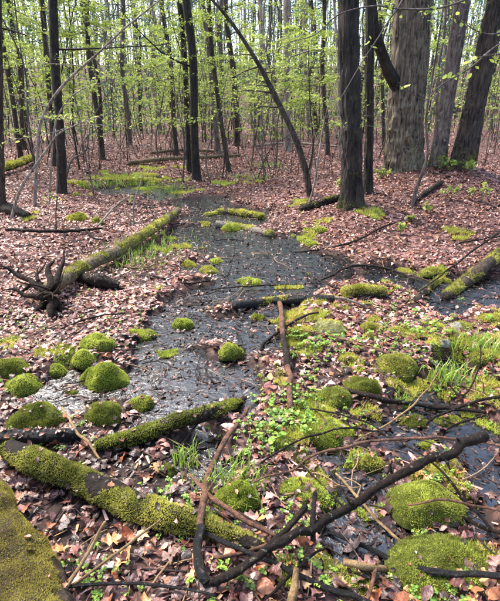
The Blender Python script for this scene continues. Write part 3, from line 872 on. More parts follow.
branch([(200, 527, .08), (198, 548, .06), (202, 570, .05), (208, 582, .03)], (.016, .016, .017, .015), K, 'black wet stick end below the reddish stick', sides=14, seed=403)
branch([(190, 475, .10), (204, 490, .09), (216, 502, .08), (240, 516, .06), (275, 536, .03)], (.007, .009, .011, .010, .008), BR, 'knobbly brown stick crossing the reddish stick', sides=12, seed=404, lump=0.2,
       forks=[([(208, 492, .09), (214, 482, .12)], (.006, .004))])
branch([(201, 533, .06), (222, 541, .05), (250, 553, .04), (290, 571, .03), (330, 587, .03), (375, 606, .03)], (.009, .009, .009, .010, .010, .010), K, 'long black wet branch along the bottom with pale flecks', sides=12, segs=60, seed=405)
branch([(328, 533, .04), (360, 545, .05), (395, 560, .06), (430, 570, .05), (470, 574, .05), (516, 575, .05)], (.008, .009, .010, .011, .011, .011), K, 'black curved branch lying over the lower right moss mound', sides=12, segs=60, seed=406)
branch([(60, 602, .03), (74, 576, .06), (92, 546, .10), (107, 521, .16)], (.005, .006, .006, .005), TN, 'upright tan dead stalk in the bottom left', seed=407)
branch([(40, 606, .02), (90, 572, .06), (130, 543, .10), (160, 520, .14)], (.004, .005, .005, .003), TN, 'thin tan stalk slanting beside the upright stalk', seed=408)
branch([(-20, 601, .04), (40, 590, .05), (110, 584, .05), (160, 585, .05), (215, 596, .04)], (.006, .006, .006, .005, .004), K, 'thin black twig along the bottom left edge', seed=409)
branch([(290, 606, .02), (294, 588, .05), (297, 568, .09)], (.014, .013, .009), TN, 'short broken tan stub standing at the bottom', seed=410, lump=0.2)
branch([(344, 562, .05), (362, 565, .05), (386, 570, .04)], (.012, .013, .012), TN, 'short thick brown stick beside the black curved branch', seed=411, lump=0.2)
branch([(379, 562, .05), (374, 580, .04), (367, 603, .03)], (.006, .007, .006), BR, 'short tan stick pointing down to the bottom edge', seed=412)
branch([(252, 481, .05), (290, 471, .10), (312, 459, .14), (335, 449, .17), (375, 441, .18), (430, 438, .15), (470, 440, .13), (512, 448, .1)], (.004, .005, .006, .006, .006, .007, .007, .007), BR, 'thin brown twig arching above the foreground mounds', segs=70, seed=413)
branch([(336, 473, .05), (360, 500, .06), (385, 527, .05), (415, 558, .05)], (.005, .006, .006, .005), TN, 'thin tan stick slanting under the thick branch', seed=414)
branch([(375, 431, .05), (410, 447, .10), (440, 470, .13), (462, 495, .13), (482, 520, .08), (492, 532, .04), (512, 540, .03)], (.004, .005, .005, .006, .006, .007, .007), W, 'thin dark hooped branch at the lower right', segs=60, seed=415,
       forks=[([(450, 513, .04), (470, 521, .05), (490, 531, .04)], (.009, .008))])
branch([(346, 390, .03), (372, 396, .04), (400, 402, .05), (440, 407, .05), (486, 413, .04)], (.013, .014, .014, .012, .009), W, 'long dark branch lying below the olive moss humps', seed=416, segs=50)
branch([(280, 302, .03), (282, 322, .04), (284, 342, .04), (288, 362, .05), (290, 385, .04), (291, 408, .02)], (.020, .019, .018, .017, .016, .014), BR, 'brown barkless stick lying towards the camera in mid picture', segs=50, seed=417)
branch([(283, 336, .05), (286, 355, .05), (288, 370, .05)], (.02, .021, .019), W, 'dark bark sleeve of the brown stick in mid picture', seed=418, lump=0.2)
branch([(334, 297, .04), (348, 300, .04), (366, 306, .02)], (.012, .010, .008), PL, 'pale stick end beyond the straight black log', seed=419)
branch([(62, 408, .04), (72, 424, .05), (86, 442, .05), (100, 460, .03)], (.006, .007, .007, .005), TN, 'tan stick in front of the broad dull moss hump', seed=420)
branch([(418, 292, .05), (440, 276, .12), (466, 256, .22), (500, 232, .34), (530, 214, .42)], (.006, .007, .009, .01, .011), W, 'thin dark branch rising to the right edge above the log', seed=421)
branch([(340, 246, .03), (358, 240, .04), (378, 229, .05), (396, 222, .05)], (.012, .013, .012, .008), W, 'dark stick on the leaf slope below the black trunk', seed=422)
branch([(235, 256, .03), (270, 254, .03), (310, 251, .03), (342, 245, .04)], (.007, .008, .009, .009), W, 'thin dark branch along the far stream edge', seed=423)
branch([(318, 281, .03), (334, 274, .06), (352, 266, .08), (375, 266, .08), (398, 272, .05), (415, 280, .03)], (.008, .011, .013, .012, .010, .006), W, 'dark bowed branch over the stream at right', seed=424,
       forks=[([(352, 266, .08), (340, 258, .06), (318, 252, .03)], (.008, .005))])
branch([(6, 229, .03), (40, 231, .05), (72, 231, .04), (102, 228, .04)], (.018, .02, .02, .012), W, 'dark branch lying on leaves at the left bank', seed=425, forks=[([(86, 230, .04), (94, 238, .03), (104, 240, .02)], (.013, .006))])
branch([(98, 226, .05), (108, 214, .14), (118, 204, .24), (130, 196, .34)], (.012, .014, .012, .008), PL, 'pale bent stick standing on the left bank', seed=426)
branch([(210, 290, .02), (250, 286, .03), (300, 284, .03)], (.006, .007, .005), W, 'thin dark twig in the stream above the black log', seed=427)
branch([(225, 282, .02), (232, 262, .14), (236, 240, .3)], (.005, .004, .003), W, 'thin upright twig standing in the stream', seed=428)
branch([(236, 330, .02), (242, 345, .03), (215, 335, .04)], (.006, .005, .003), W, 'small forked black twig in the open water', seed=429)
branch([(150, 276, .02), (185, 283, .03), (210, 281, .02)], (.010, .011, .008), W, 'dark stick at the leaf edge of the open water', seed=430)
branch([(440, 374, .03), (462, 395, .03), (478, 372, .13), (482, 345, .22)], (.004, .005, .004, .003), W, 'thin curved twig standing before the grassy moss clump', seed=431)
branch([(424, 425, .03), (440, 415, .10), (470, 404, .16), (510, 396, .2)], (.006, .007, .007, .008), W, 'dark twig fork reaching to the right edge', seed=432, forks=[([(432, 440, .02), (455, 425, .06), (486, 415, .08)], (.006, .005))])
branch([(195, 560, .02), (230, 556, .03), (270, 545, .04)], (.005, .006, .006), BR, 'thin brown stick in front of the long mossy log', seed=433)
branch([(265, 600, .02), (285, 580, .05), (305, 560, .07), (330, 545, .06)], (.004, .005, .005, .004), W, 'thin dark twig beside the broken stub', seed=434)
branch([(60, 330, .02), (90, 318, .03), (125, 313, .03)], (.006, .007, .005), W, 'dark root-like stick right of the upturned roots', seed=435)
branch([(300, 408, .03), (330, 412, .05), (372, 425, .08), (400, 447, .1)], (.004, .005, .005, .004), W, 'thin dark arching twig over the large low cushion', seed=436)
branch([(110, 260, .02), (135, 268, .03), (165, 262, .03)], (.006, .008, .006), BR, 'brown stick on leaves right of the uprooted trunk', seed=437)
branch([(455, 245, .03), (475, 240, .04), (505, 236, .05)], (.008, .009, .008), W, 'short dark stick on the right slope', seed=438)
branch([(300, 330, .03), (340, 338, .06), (385, 352, .08), (420, 372, .05)], (.004, .005, .005, .003), BR, 'thin brown twig lying over the pale moss mats', seed=439)
branch([(355, 440, .04), (385, 425, .08), (420, 398, .10), (440, 370, .12)], (.004, .005, .005, .003), TN, 'thin tan twig rising past the bright grass tuft', seed=440)
branch([(262, 462, .03), (300, 440, .07), (345, 428, .09), (390, 432, .07)], (.004, .005, .005, .003), W, 'thin dark twig across the seedling covered rise', seed=441)
branch([(408, 505, .10), (450, 500, .12), (505, 512, .10)], (.004, .005, .005), BR, 'thin twig over the big bright moss mound', seed=442)
branch([(140, 470, .03), (170, 455, .05), (215, 447, .04)], (.005, .006, .004), W, 'dark stick between the two mossy logs', seed=443)
branch([(255, 360, .02), (268, 340, .03), (300, 318, .04), (318, 312, .03)], (.008, .010, .009, .006), W, 'dark slanting stick crossing near the brown stick', seed=444)
branch([(300, 270, .02), (330, 285, .03), (372, 300, .03)], (.006, .008, .005), W, 'thin dark stick beside the moss topped chunk', seed=445)
branch([(200, 245, .02), (225, 240, .03), (262, 243, .02)], (.008, .010, .006), W, 'dark stick in the far stream', seed=446)
# many small unsorted sticks
g_ = np.random.default_rng(77)
sb = Builder()
for i in range(520):
    yy_ = 1 + 13 * g_.random() ** 1.4; p = np.array([g_.uniform(-.6, .6) * yy_, yy_, 0]); L_ = g_.uniform(0.12, 0.6); a_ = g_.uniform(0, 6.28)
    d_ = np.array([math.cos(a_), math.sin(a_)]) * L_ / 2
    pts_ = []
    for s_ in (-1, -0.3, 0.4, 1):
        q_ = p[:2] + d_ * s_ + g_.normal(0, 0.02, 2)
        pts_.append([q_[0], q_[1], max(0, float(height(q_[0], q_[1])[0])) + 0.015 + 0.01 * g_.random()])
    P_, r_ = spline(pts_, (g_.uniform(.002, .006), g_.uniform(.001, .004)), 6)
    V_, F_ = tube(P_, r_, 4)
    sb.add(V_, F_, [srgb(52, 40, 36), srgb(92, 70, 58), srgb(140, 112, 84), srgb(34, 28, 27)][g_.integers(0, 4)] * g_.uniform(0.8, 1.2))
sb.build('twig_litter', M['twig'], None, kind='stuff', label='scattered small dead twigs among the leaf litter', category='twig litter')

LITTER.build('leaf_litter', M['leaf_litter'], None, kind='stuff', label='carpet of mauve brown fallen leaves over the forest floor', category='leaf litter')

# ------------------------------------------------------------------ trees
def trunk_mesh(base, top, r0, H, sides, segs, seed, furrow=0.0, flare=0.5, sway=0.03, lump=0.05, flute=0.0, taper=0.55):
    base, top = np.asarray(base, float), np.asarray(top, float)
    d = (top - base) / max(top[2] - base[2], 0.1)
    s = np.concatenate([np.linspace(-0.25, 1.2, segs // 2), np.linspace(1.2, H, segs - segs // 2 + 1)[1:]])
    sw = np.stack([noise(np.stack([s * 0.5, s * 0 + seed, s * 0], -1), 1.0, seed), noise(np.stack([s * 0.5, s * 0 + seed, s * 0 + 9], -1), 1.0, seed), s * 0], -1) * sway
    P = base + d[None] * s[:, None] + sw * np.clip(s, 0, 3)[:, None]
    r = r0 * (1 - (1 - taper) * np.clip(s, 0, H) / H) + r0 * flare * np.exp(-np.clip(s + 0.05, 0, 9) / 0.22)
    V, F = tube(P, r, sides, lump=lump, lfreq=3, furrow=furrow, ffreq=max(2.2, r0 * 21), seed=seed, flute=flute)
    return V, F, P, r

def bare_branches(o, P, r, origin, mat, n, seed, lo=2.0, length=(0.8, 2.6)):
    g = np.random.default_rng(seed)
    zz = P[:, 2] - P[0, 2]
    for k in range(n):
        i = int(g.integers(np.searchsorted(zz, lo), len(P) - 1))
        a = g.uniform(0, 6.28); L = g.uniform(*length); e = g.uniform(-0.1, 0.7)
        pts = [P[i]]
        dirn = np.array([math.cos(a), math.sin(a), e])
        for s in range(4):
            dirn = dirn + g.normal(0, 0.22, 3); dirn /= np.linalg.norm(dirn)
            pts.append(pts[-1] + dirn * L / 4)
        br = min(r[i] * 0.25, 0.03)
        Q, q = spline(pts, (br, br * 0.15), 14)
        b = Builder(); V, F = tube(Q[::2], q[::2], 4, lump=0.1, lfreq=8, seed=seed + k)
        b.add(V, F, srgb(60, 52, 48))
        for t in range(5):                                                    # twigs of that branch
            j = int(g.integers(4, 13)); dd = g.normal(0, 1, 3); dd /= np.linalg.norm(dd)
            tw = [Q[j], Q[j] + (dd + dirn) * L * 0.12, Q[j] + (dd + dirn * 1.2) * L * 0.22]
            V, F = tube(*spline(tw, (br * 0.3, br * 0.1), 4), 3)
            b.add(V, F, srgb(60, 52, 48))
        b.build('branch', mat, o, origin)

def tree(bu, bv, tu, tv, r0, label, mat, H=12, name='tree', sides=20, segs=60, seed=0, furrow=0.0, flare=0.5, group=None, nb=3, lean_y=0.0, lump=0.05, flute=0.0, base=None, sway=0.03, taper=0.55, lo=2.2, foot=0.0):
    base = on_ground(bu, bv) if base is None else base
    top = at_depth(tu, tv, base[1]); top[1] += lean_y
    V, F, P, r = trunk_mesh(base, top, r0, H, sides, segs, seed, furrow, flare, sway, lump, flute, taper)
    o = thing(name, base, label, 'tree', group)
    b = Builder(); b.add(V, F); b.build('trunk', mat, o, base)
    if foot:
        sel = [f[(V[f][:, :, 2] < base[2] + foot * 1.6).all(1)] for f in F]
        def mask(q, n):
            up = np.clip(1 - (q[:, 2] - base[2]) / (foot * (1.0 + .5 * noise(q, 3, seed + 8))), 0, 1)
            return np.clip((noise(q, 6, seed + 7) + .5 * noise(q, 17, seed + 9) + up * 1.5 - .75) * 2.5, 0, 1) * np.clip((n[:, 0] * .5 + .7), 0, 1)
        V2, F2, C2 = fuzz(V, [f for f in sel if len(f)], 26000, .02, .004, mask, MOSS_DEEP, seed=seed + 4, limit=14000)
        fz = Builder(); fz.add(V2, F2, C2)
        if len(V2):
            fz.build('moss_cover', M['moss'], o, base, smooth=False, kind='stuff')
    if nb:
        bare_branches(o, P, r, base, mat, nb, seed + 50, lo=lo)
    return o, P, r, base

MARKS = [(60, 'the straight left trunk'), (193, 'the stream head trunk'), (268, 'the arching sapling'), (352, 'the thick black trunk'), (408, 'the broad grey trunk'), (480, 'the leaning right trunk')]
def place_words(p):
    """between which two landmarks a thing is seen"""
    d = (p - np.array([0, 0, CAM_H])); u = 250 + FPX * d[0] / (d[1] * CP - d[2] * SP)
    k = sum(u > m[0] for m in MARKS)
    if k == 0:
        return 'left of ' + MARKS[0][1]
    if k == len(MARKS):
        return 'right of ' + MARKS[-1][1]
    return 'between ' + MARKS[k - 1][1] + ' and ' + MARKS[k][1]

# the near trees
tree(352, 206, 352, 0, .122, 'thick black wet trunk standing at the stream bend', M['bark_black'], H=11, sides=96, segs=180, seed=501, foot=.3, furrow=.020, flare=.55, flute=.12, sway=.02)
tree(368, 193, 368, 0, .055, 'slimmer dark trunk close behind the thick black trunk', M['bark_black'], H=10, sides=60, segs=140, seed=502, furrow=.010, flare=.35)
bt, btP, btr, btb = tree(403, 170, 409, 0, .275, 'broad furrowed grey trunk on the right bank, widest of all', M['bark_grey'], H=12, sides=150, segs=220, seed=503, foot=.7, furrow=.032, flare=.26, flute=.06, sway=.03)
tree(437, 166, 457, 0, .115, 'middle grey trunk of the right bank group, leaning slightly right', M['bark_mid'], H=11, sides=80, segs=170, seed=504, foot=.3, furrow=.010, flare=.35, flute=.08)
tree(460, 167, 500, 0, .155, 'dark mossy trunk leaning to the right edge', M['bark_dark'], H=11, sides=90, segs=170, seed=505, foot=.5, furrow=.014, flare=.30, flute=.08)
# the bent dark limb between the black trunk and the broad one
lp = [at_depth(u, v, y) for u, v, y in [(410, 104, btb[1]), (398, 88, btb[1] - .1), (389, 72, btb[1] - .2), (382, 54, btb[1] - .3), (376, 34, btb[1] - .4), (372, 12, btb[1] - .5), (369, -20, btb[1] - .5), (366, -80, btb[1] - .6)]]
LV, LF = tube(*spline(lp, (.09, .085, .085, .08, .078, .074, .07, .06), 60), 28, lump=.12, furrow=.008, ffreq=3, seed=88)
lb = Builder(); lb.add(LV, LF); lb.build('limb', M['bark_black'], bt, btb)

# middle trees with a place of their own
MID = [
    (62, 193, 58, 0, .098, 'straight dark trunk on the left bank, nearest of the left trees', 'bark_black'),
    (103, 160, 82, 0, .085, 'dark trunk right of the straight left trunk, leaning left', 'bark_dark'),
    (55, 166, 40, 20, .075, 'slender dark trunk tight behind the straight left trunk', 'bark_dark'),
    (2, 212, -6, 30, .07, 'dark trunk at the left picture edge', 'bark_dark'),
    (197, 181, 188, 0, .115, 'dark trunk standing at the head of the stream', 'bark_black'),
    (190, 172, 176, 0, .085, 'twin dark trunk just left of the one at the stream head', 'bark_black'),
    (177, 156, 163, 0, .085, 'thin brown trunk left of the twin dark trunks', 'bark_dark'),
    (229, 171, 208, 20, .070, 'slim mossy trunk right of the stream head trunk', 'bark_dark'),
    (237, 146, 229, 0, .13, 'dark trunk behind the slim mossy one', 'bark_dark'),
    (219, 154, 203, 30, .10, 'grey trunk between stream head trunk and slim mossy one', 'bark_far'),
    (288, 151, 284, 0, .17, 'grey trunk in the centre behind the arching sapling', 'bark_pale'),
    (328, 155, 319, 0, .085, 'thin dark trunk left of the thick black trunk', 'bark_dark'),
    (340, 158, 336, 30, .05, 'thin pale sapling trunk beside the thick black trunk', 'bark_pale'),
    (436, 144, 442, 0, .075, 'thin straight trunk between the big right bank trunks', 'bark_far'),
    (474, 164, 492, 40, .05, 'thin dark stem behind the leaning right trunk', 'bark_dark'),
    (490, 130, 496, 60, .14, 'grey trunk at the far right edge', 'bark_far'),
    (130, 146, 120, 0, .10, 'grey trunk far back left of centre', 'bark_far'),
    (24, 150, 14, 10, .09, 'far dark trunk near the left edge', 'bark_dark'),
    (262, 140, 258, 10, .11, 'pale trunk far back in the centre', 'bark_pale'),
    (384, 146, 383, 40, .09, 'far dark trunk seen between black and broad trunks', 'bark_dark'),
    (309, 136, 305, 0, .13, 'pale trunk far back right of the grey centre trunk', 'bark_pale'),
]
for i, (bu, bv, tu, tv, r0, lab, mt) in enumerate(MID):
    tree(bu, bv, tu, tv, r0 * 0.68, lab, M[mt], H=12 + (i % 4), sides=24, segs=70, seed=520 + i * 3, furrow=.007, flare=.4, nb=4 + i % 3, lump=.07, sway=.05)

g_ = np.random.default_rng(91)
for i in range(85):
    y = 17 + 38 * g_.random() ** 0.9
    x = g_.uniform(-0.62, 0.62) * y
    base = np.array([x, y, float(height(x, y)[0])])
    r0 = g_.choice([.03, .045, .06, .09, .12, .17], p=[.28, .25, .2, .14, .09, .04])
    H = g_.uniform(10, 17)
    top = base + np.array([g_.normal(0, .12), g_.normal(0, .05), 1.0]) * 4
    V, F, P, r = trunk_mesh(base, top, r0, H, 10, 26, 700 + i, 0.0, 0.3, 0.16, 0.08)
    o = thing('forest_tree', base, ['grey', 'dark', 'grey', 'dark', 'pale'][i % 5] + (' thin' if r0 < .05 else ' sturdy' if r0 > .1 else '') + ' far trunk ' + place_words(base), 'tree', 'trunks of the far woods')
    b = Builder(); b.add(V, F); b.build('trunk', M[['bark_far', 'bark_dark', 'bark_far', 'bark_dark', 'bark_pale'][i % 5]], o, base)
    bare_branches(o, P, r, base, M['bark_far'], 5, 800 + i, lo=1.2, length=(1.0, 3.2))

# ------------------------------------------------------------------ young leafy trees
FRESH = np.array([srgb(*c) for c in [(162, 180, 80), (182, 196, 102), (146, 166, 78), (194, 202, 116), (130, 150, 76), (170, 188, 80)]])
NEEDLE = np.array([srgb(*c) for c in [(70, 104, 78), (86, 120, 92), (58, 90, 70), (100, 132, 98)]])
LEAF5 = (np.array([[-.5, 0, 0], [-.12, .24, .06], [.22, .2, .05], [.5, 0, -.06], [.22, -.2, .05], [-.12, -.24, .06]]), np.array([[0, 1, 2, 3], [0, 3, 4, 5]]))
BLADE = (np.array([[-.5, 0, 0], [0, .3, .06], [.5, 0, -.06], [.05, -.28, .05]]), np.array([[0, 1, 2, 3]]))
SPRAY = (np.array([[-.5, 0, 0], [0, .10, .01], [.5, 0, -.08], [0, -.10, .01]]), np.array([[0, 1, 2, 3]]))

def leafy_sapling(base, H, label, group, seed, nbr=10, nleaf=380, size=0.055, lean=(0, 0), mat='bark_far', r0=0.018, z0=0.9, palette=None, template=None, reach=1.3, droop=0.0, stem=None, name='sapling', trunk_pts=None, category='young tree'):
    g = np.random.default_rng(seed)
    palette = FRESH if palette is None else palette
    template = LEAF5 if template is None else template
    o = thing(name, base, label, category, group)
    if trunk_pts is None:
        pts = [base - np.array([0, 0, .1])]
        for s in np.linspace(0.2, 1, 5):
            pts.append(base + np.array([lean[0] * s * s * H, lean[1] * s * s * H, s * H]) + g.normal(0, 0.05 * H * 0.3, 3) * np.array([1, 1, 0]))
    else:
        pts = trunk_pts
    P, r = spline(pts, (r0, r0 * 0.2), 40)
    hi = trunk_pts is not None
    b = Builder(); b.add(*tube(P if hi else P[::2], r if hi else r[::2], 8 if hi else 6, lump=.08, lfreq=8, seed=seed)); b.build('trunk', M[mat], o, base)
    lv = Builder()
    LP, LS = [], []
    for k in range(nbr):
        t = g.uniform(0.0, 1) ** 0.8
        zmin = base[2] + z0
        idx = np.where(P[:, 2] > zmin)[0]
        if len(idx) < 2:
            idx = np.arange(len(P) // 2, len(P))
        i = idx[int(t * (len(idx) - 1))]
        a = g.uniform(0, 6.28); L = reach * g.uniform(0.5, 1.1) * (1.15 - 0.6 * t)
        d = np.array([math.cos(a), math.sin(a), g.uniform(0.05, 0.4) - droop])
        q = [P[i]]
        for s in range(4):
            d = d + g.normal(0, 0.13, 3) * np.array([1, 1, .6]) - np.array([0, 0, 0.05 + droop * .2]); d /= np.linalg.norm(d)
            q.append(q[-1] + d * L / 4)
        Q, qr = spline(q, (max(r[i] * 0.45, .003), .0018), 14)
        bb = Builder(); bb.add(*tube(Q[::2], qr[::2], 4))
        for s in range(6):
            j = int(g.integers(3, 13)); sd = 1 if s % 2 else -1
            e = np.cross(d, [0, 0, 1]) * sd + d * 0.8 + g.normal(0, .15, 3); e /= np.linalg.norm(e) + 1e-9
            w = np.stack([Q[j], Q[j] + e * L * .16, Q[j] + e * L * .32 - np.array([0, 0, .02])])
            Wp, wr = spline(w, (.0025, .001), 6)
            bb.add(*tube(Wp[::2], wr[::2], 3))
            m = max(2, int(nleaf / nbr / 8))
            LP.append(Wp[g.integers(1, 6, m)] + g.normal(0, size * .5, (m, 3)) * np.array([1, 1, .6]))
        m = max(2, int(nleaf / nbr / 4))
        LP.append(Q[g.integers(3, 14, m)] + g.normal(0, size * .7, (m, 3)) * np.array([1, 1, .6]))
        bb.build('branch', M[mat], o, base)
    LP = np.concatenate(LP); n = len(LP)
    scatter(lv, template, LP, rotations(g, n, 0.5), size * g.uniform(0.6, 1.35, n), palette[g.integers(0, len(palette), n)] * g.uniform(.85, 1.15, n)[:, None])
    lv.build('crown', M['fresh_leaf'], o, base, smooth=False)
    return o

# saplings whose stems show clearly
def stem_pts(y, pts, dy=0.0):
    out = []
    for k, (u, v) in enumerate(pts):
        out.append(at_depth(u, v, y + dy * k / max(1, len(pts) - 1)))
    return out
def shown_sapling(pts, r0, label, seed, mat, nbr=6, nleaf=160, size=.05, z0=.9, dy=0.0, reach=.9, sink=0.1):
    base = on_ground(*pts[0])
    P = [base - np.array([0, 0, sink])] + stem_pts(base[1], pts[1:], dy)
    return leafy_sapling(base, 0, label, None, seed, nbr=nbr, nleaf=nleaf, size=size, mat=mat, r0=r0, z0=z0, trunk_pts=P, reach=reach)
shown_sapling([(311, 196), (306, 172), (296, 140), (282, 110), (265, 76), (248, 47), (228, 18), (205, -8), (180, -40)], .055, 'dark arching sapling leaning left over the stream from the far bank', 901, 'bark_dark', nbr=9, nleaf=160, z0=1.2)
shown_sapling([(307, 204), (314, 186), (318, 160), (322, 135), (325, 118), (333, 90), (345, 60)], .018, 'thin crooked stem beside the foot of the arching sapling', 902, 'bark_pale', nbr=4, nleaf=60)
shown_sapling([(33, 206), (36, 176), (38, 150), (40, 125), (52, 100), (70, 78), (95, 56), (125, 28), (150, 8), (175, -12)], .03, 'pale grey sapling arching right from the left bank', 903, 'bark_pale', nbr=8, nleaf=150)
shown_sapling([(8, 218), (20, 190), (36, 165), (50, 145), (60, 133), (84, 122), (112, 112)], .020, 'slim pale stem bowing low across the left bank', 904, 'bark_pale', nbr=4, nleaf=70)
shown_sapling([(48, 205), (52, 150), (56, 122), (68, 100), (85, 88), (104, 82), (118, 72)], .016, 'second bowed grey stem under the arching left sapling', 905, 'bark_pale', nbr=5, nleaf=110)
shown_sapling([(411, 207), (416, 190), (424, 168), (428, 150), (426, 120), (432, 80), (440, 30), (446, -10)], .028, 'mossy thin stem standing before the broad grey trunk', 906, 'bark_far', nbr=3, nleaf=40, z0=1.6)
shown_sapling([(95, 198), (90, 176), (84, 150), (80, 120), (74, 90), (70, 60)], .014, 'thin upright stem right of the straight left trunk', 907, 'bark_far', nbr=5, nleaf=90)
shown_sapling([(64, 178), (72, 160), (86, 150), (92, 120), (110, 90), (120, 60)], .02, 'crooked bare stem behind the straight left trunk', 908, 'bark_far', nbr=5, nleaf=90)
shown_sapling([(133, 226), (134, 205), (140, 185), (143, 172)], .014, 'short pale dead stem standing at the stream edge', 909, 'bark_pale', nbr=0 + 1, nleaf=8, z0=.3, reach=.3)
shown_sapling([(55, 230), (56, 215), (57, 196), (58, 180)], .010, 'short dark dead twig stem on the left leaf bank', 910, 'bark_dark', nbr=1, nleaf=4, z0=.3, reach=.3)
shown_sapling([(212, 184), (206, 160), (214, 130), (222, 100), (230, 60)], .016, 'crooked twiggy sapling beside the stream head trunk', 911, 'bark_far', nbr=6, nleaf=130)
shown_sapling([(268, 178), (262, 160), (255, 140), (262, 110), (270, 70)], .018, 'wispy sapling left of the arching dark one', 912, 'bark_far', nbr=7, nleaf=160)
shown_sapling([(256, 178), (270, 150), (290, 134), (302, 120)], .014, 'low bent branchy stem beneath the arching sapling', 913, 'bark_dark', nbr=5, nleaf=80)

g_ = np.random.default_rng(133)
for i in range(115):
    y = 9.5 + 18 * g_.random() ** 0.9
    u = g_.uniform(-30, 350) if i % 7 else g_.uniform(350, 520)
    x = (u - 250) / FPX * y * 1.03
    base = np.array([x, y, float(height(x, y)[0])])
    if 2.0 < x < 5 and y < 11:
        continue
    leafy_sapling(base, g_.uniform(2.4, 5.5), ['grey', 'dark'][i % 2] + ' stemmed fresh leafed ' + ('nearer' if y < 14 else 'farther') + ' sapling ' + place_words(base), 'leafy understory saplings', 1000 + i, nbr=int(g_.integers(9, 14)), nleaf=int(g_.integers(800, 1300)), size=0.055 * g_.uniform(.9, 1.25),
                  lean=(g_.normal(0, .15), g_.normal(0, .1)), r0=g_.uniform(.012, .025), z0=0.45 + g_.random() * 1.0, reach=g_.uniform(1.0, 1.8), template=LEAF5 if y < 14 else BLADE, mat=['bark_far', 'bark_dark'][i % 2])

# hemlocks at the upper left
for i, (u, y, lab) in enumerate([(35, 13.0, 'feathery blue green hemlock at the upper left'), (112, 18.0, 'feathery hemlock behind the dark left trunks'), (150, 24.0, 'farther hemlock left of the stream head trunk'), (5, 19, 'hemlock at the far upper left edge'), (75, 27, 'far hemlock between the two left dark trunks'), (215, 28, 'far hemlock behind the slim mossy trunk'), (255, 33, 'far hemlock in the centre'), (310, 30, 'far hemlock left of the thick black trunk'), (180, 36, 'farthest hemlock behind the stream head trunk'), (425, 34, 'far hemlock between the right bank trunks'), (350, 40, 'far hemlock behind the thick black trunk')]):
    x = (u - 250) / FPX * y * 1.03
    base = np.array([x, y, float(height(x, y)[0])])
    leafy_sapling(base, 9.5, lab, None, 1200 + i, nbr=44, nleaf=4200, size=0.10 * (1 + y / 60), r0=.07, z0=2.2, palette=NEEDLE, template=SPRAY, reach=2.6, droop=.18, mat='bark_dark', name='hemlock', category='tree')

# a young beech just outside the right edge whose twigs hang into view
def overhang():
    base = on_ground(590, 330)
    o = thing('beech_sapling', base, 'fine twigs with single bright new leaves hanging in at the upper right', 'young tree')
    y0 = base[1]
    stem = [base - np.array([0, 0, .1]), base + np.array([0, 0, .7]), at_depth(600, 60, y0), at_depth(585, -80, y0)]
    b = Builder(); b.add(*tube(*spline(stem, (.025, .012), 30), 8, lump=.06)); b.build('trunk', M['bark_pale'], o, base)
    g = np.random.default_rng(3)
    lv = Builder()
    for pts in [[(600, 20), (540, 30), (500, 44), (470, 68), (440, 86), (425, 100), (405, 88), (398, 82)],
                [(594, -20), (540, -10), (480, -4), (440, 8), (400, 9), (375, 6), (340, 14), (316, 34), (290, 42)],
                [(600, 5), (550, 14), (500, 33), (480, 32), (462, 22), (452, 16)],
                [(598, 40), (540, 52), (500, 54), (478, 58), (466, 68)],
                [(590, -40), (500, -30), (420, -14), (395, 12), (378, 38), (362, 62), (342, 96), (326, 118)]]:
        P = [at_depth(u, v, y0 - 0.10 * k) for k, (u, v) in enumerate(pts)]
        Q, q = spline(P, (.007, .0016), 60)
        bb = Builder(); bb.add(*tube(Q, q, 6)); tw = bb.build('twig', M['bark_far'], o, base)
        idx = g.integers(22, 60, 5)
        for i in idx:
            n = int(g.integers(1, 4))
            for k in range(n):
                lv = Builder()
                scatter(lv, leaf_template(6, 'beech', .2, .3, int(i)), Q[[i]] + g.normal(0, .015, (1, 3)), rotations(g, 1, .6), g.uniform(.026, .045, 1), FRESH[g.integers(0, 6, 1)])
                lv.build('leaf', M['fresh_leaf'], tw, base)
overhang()

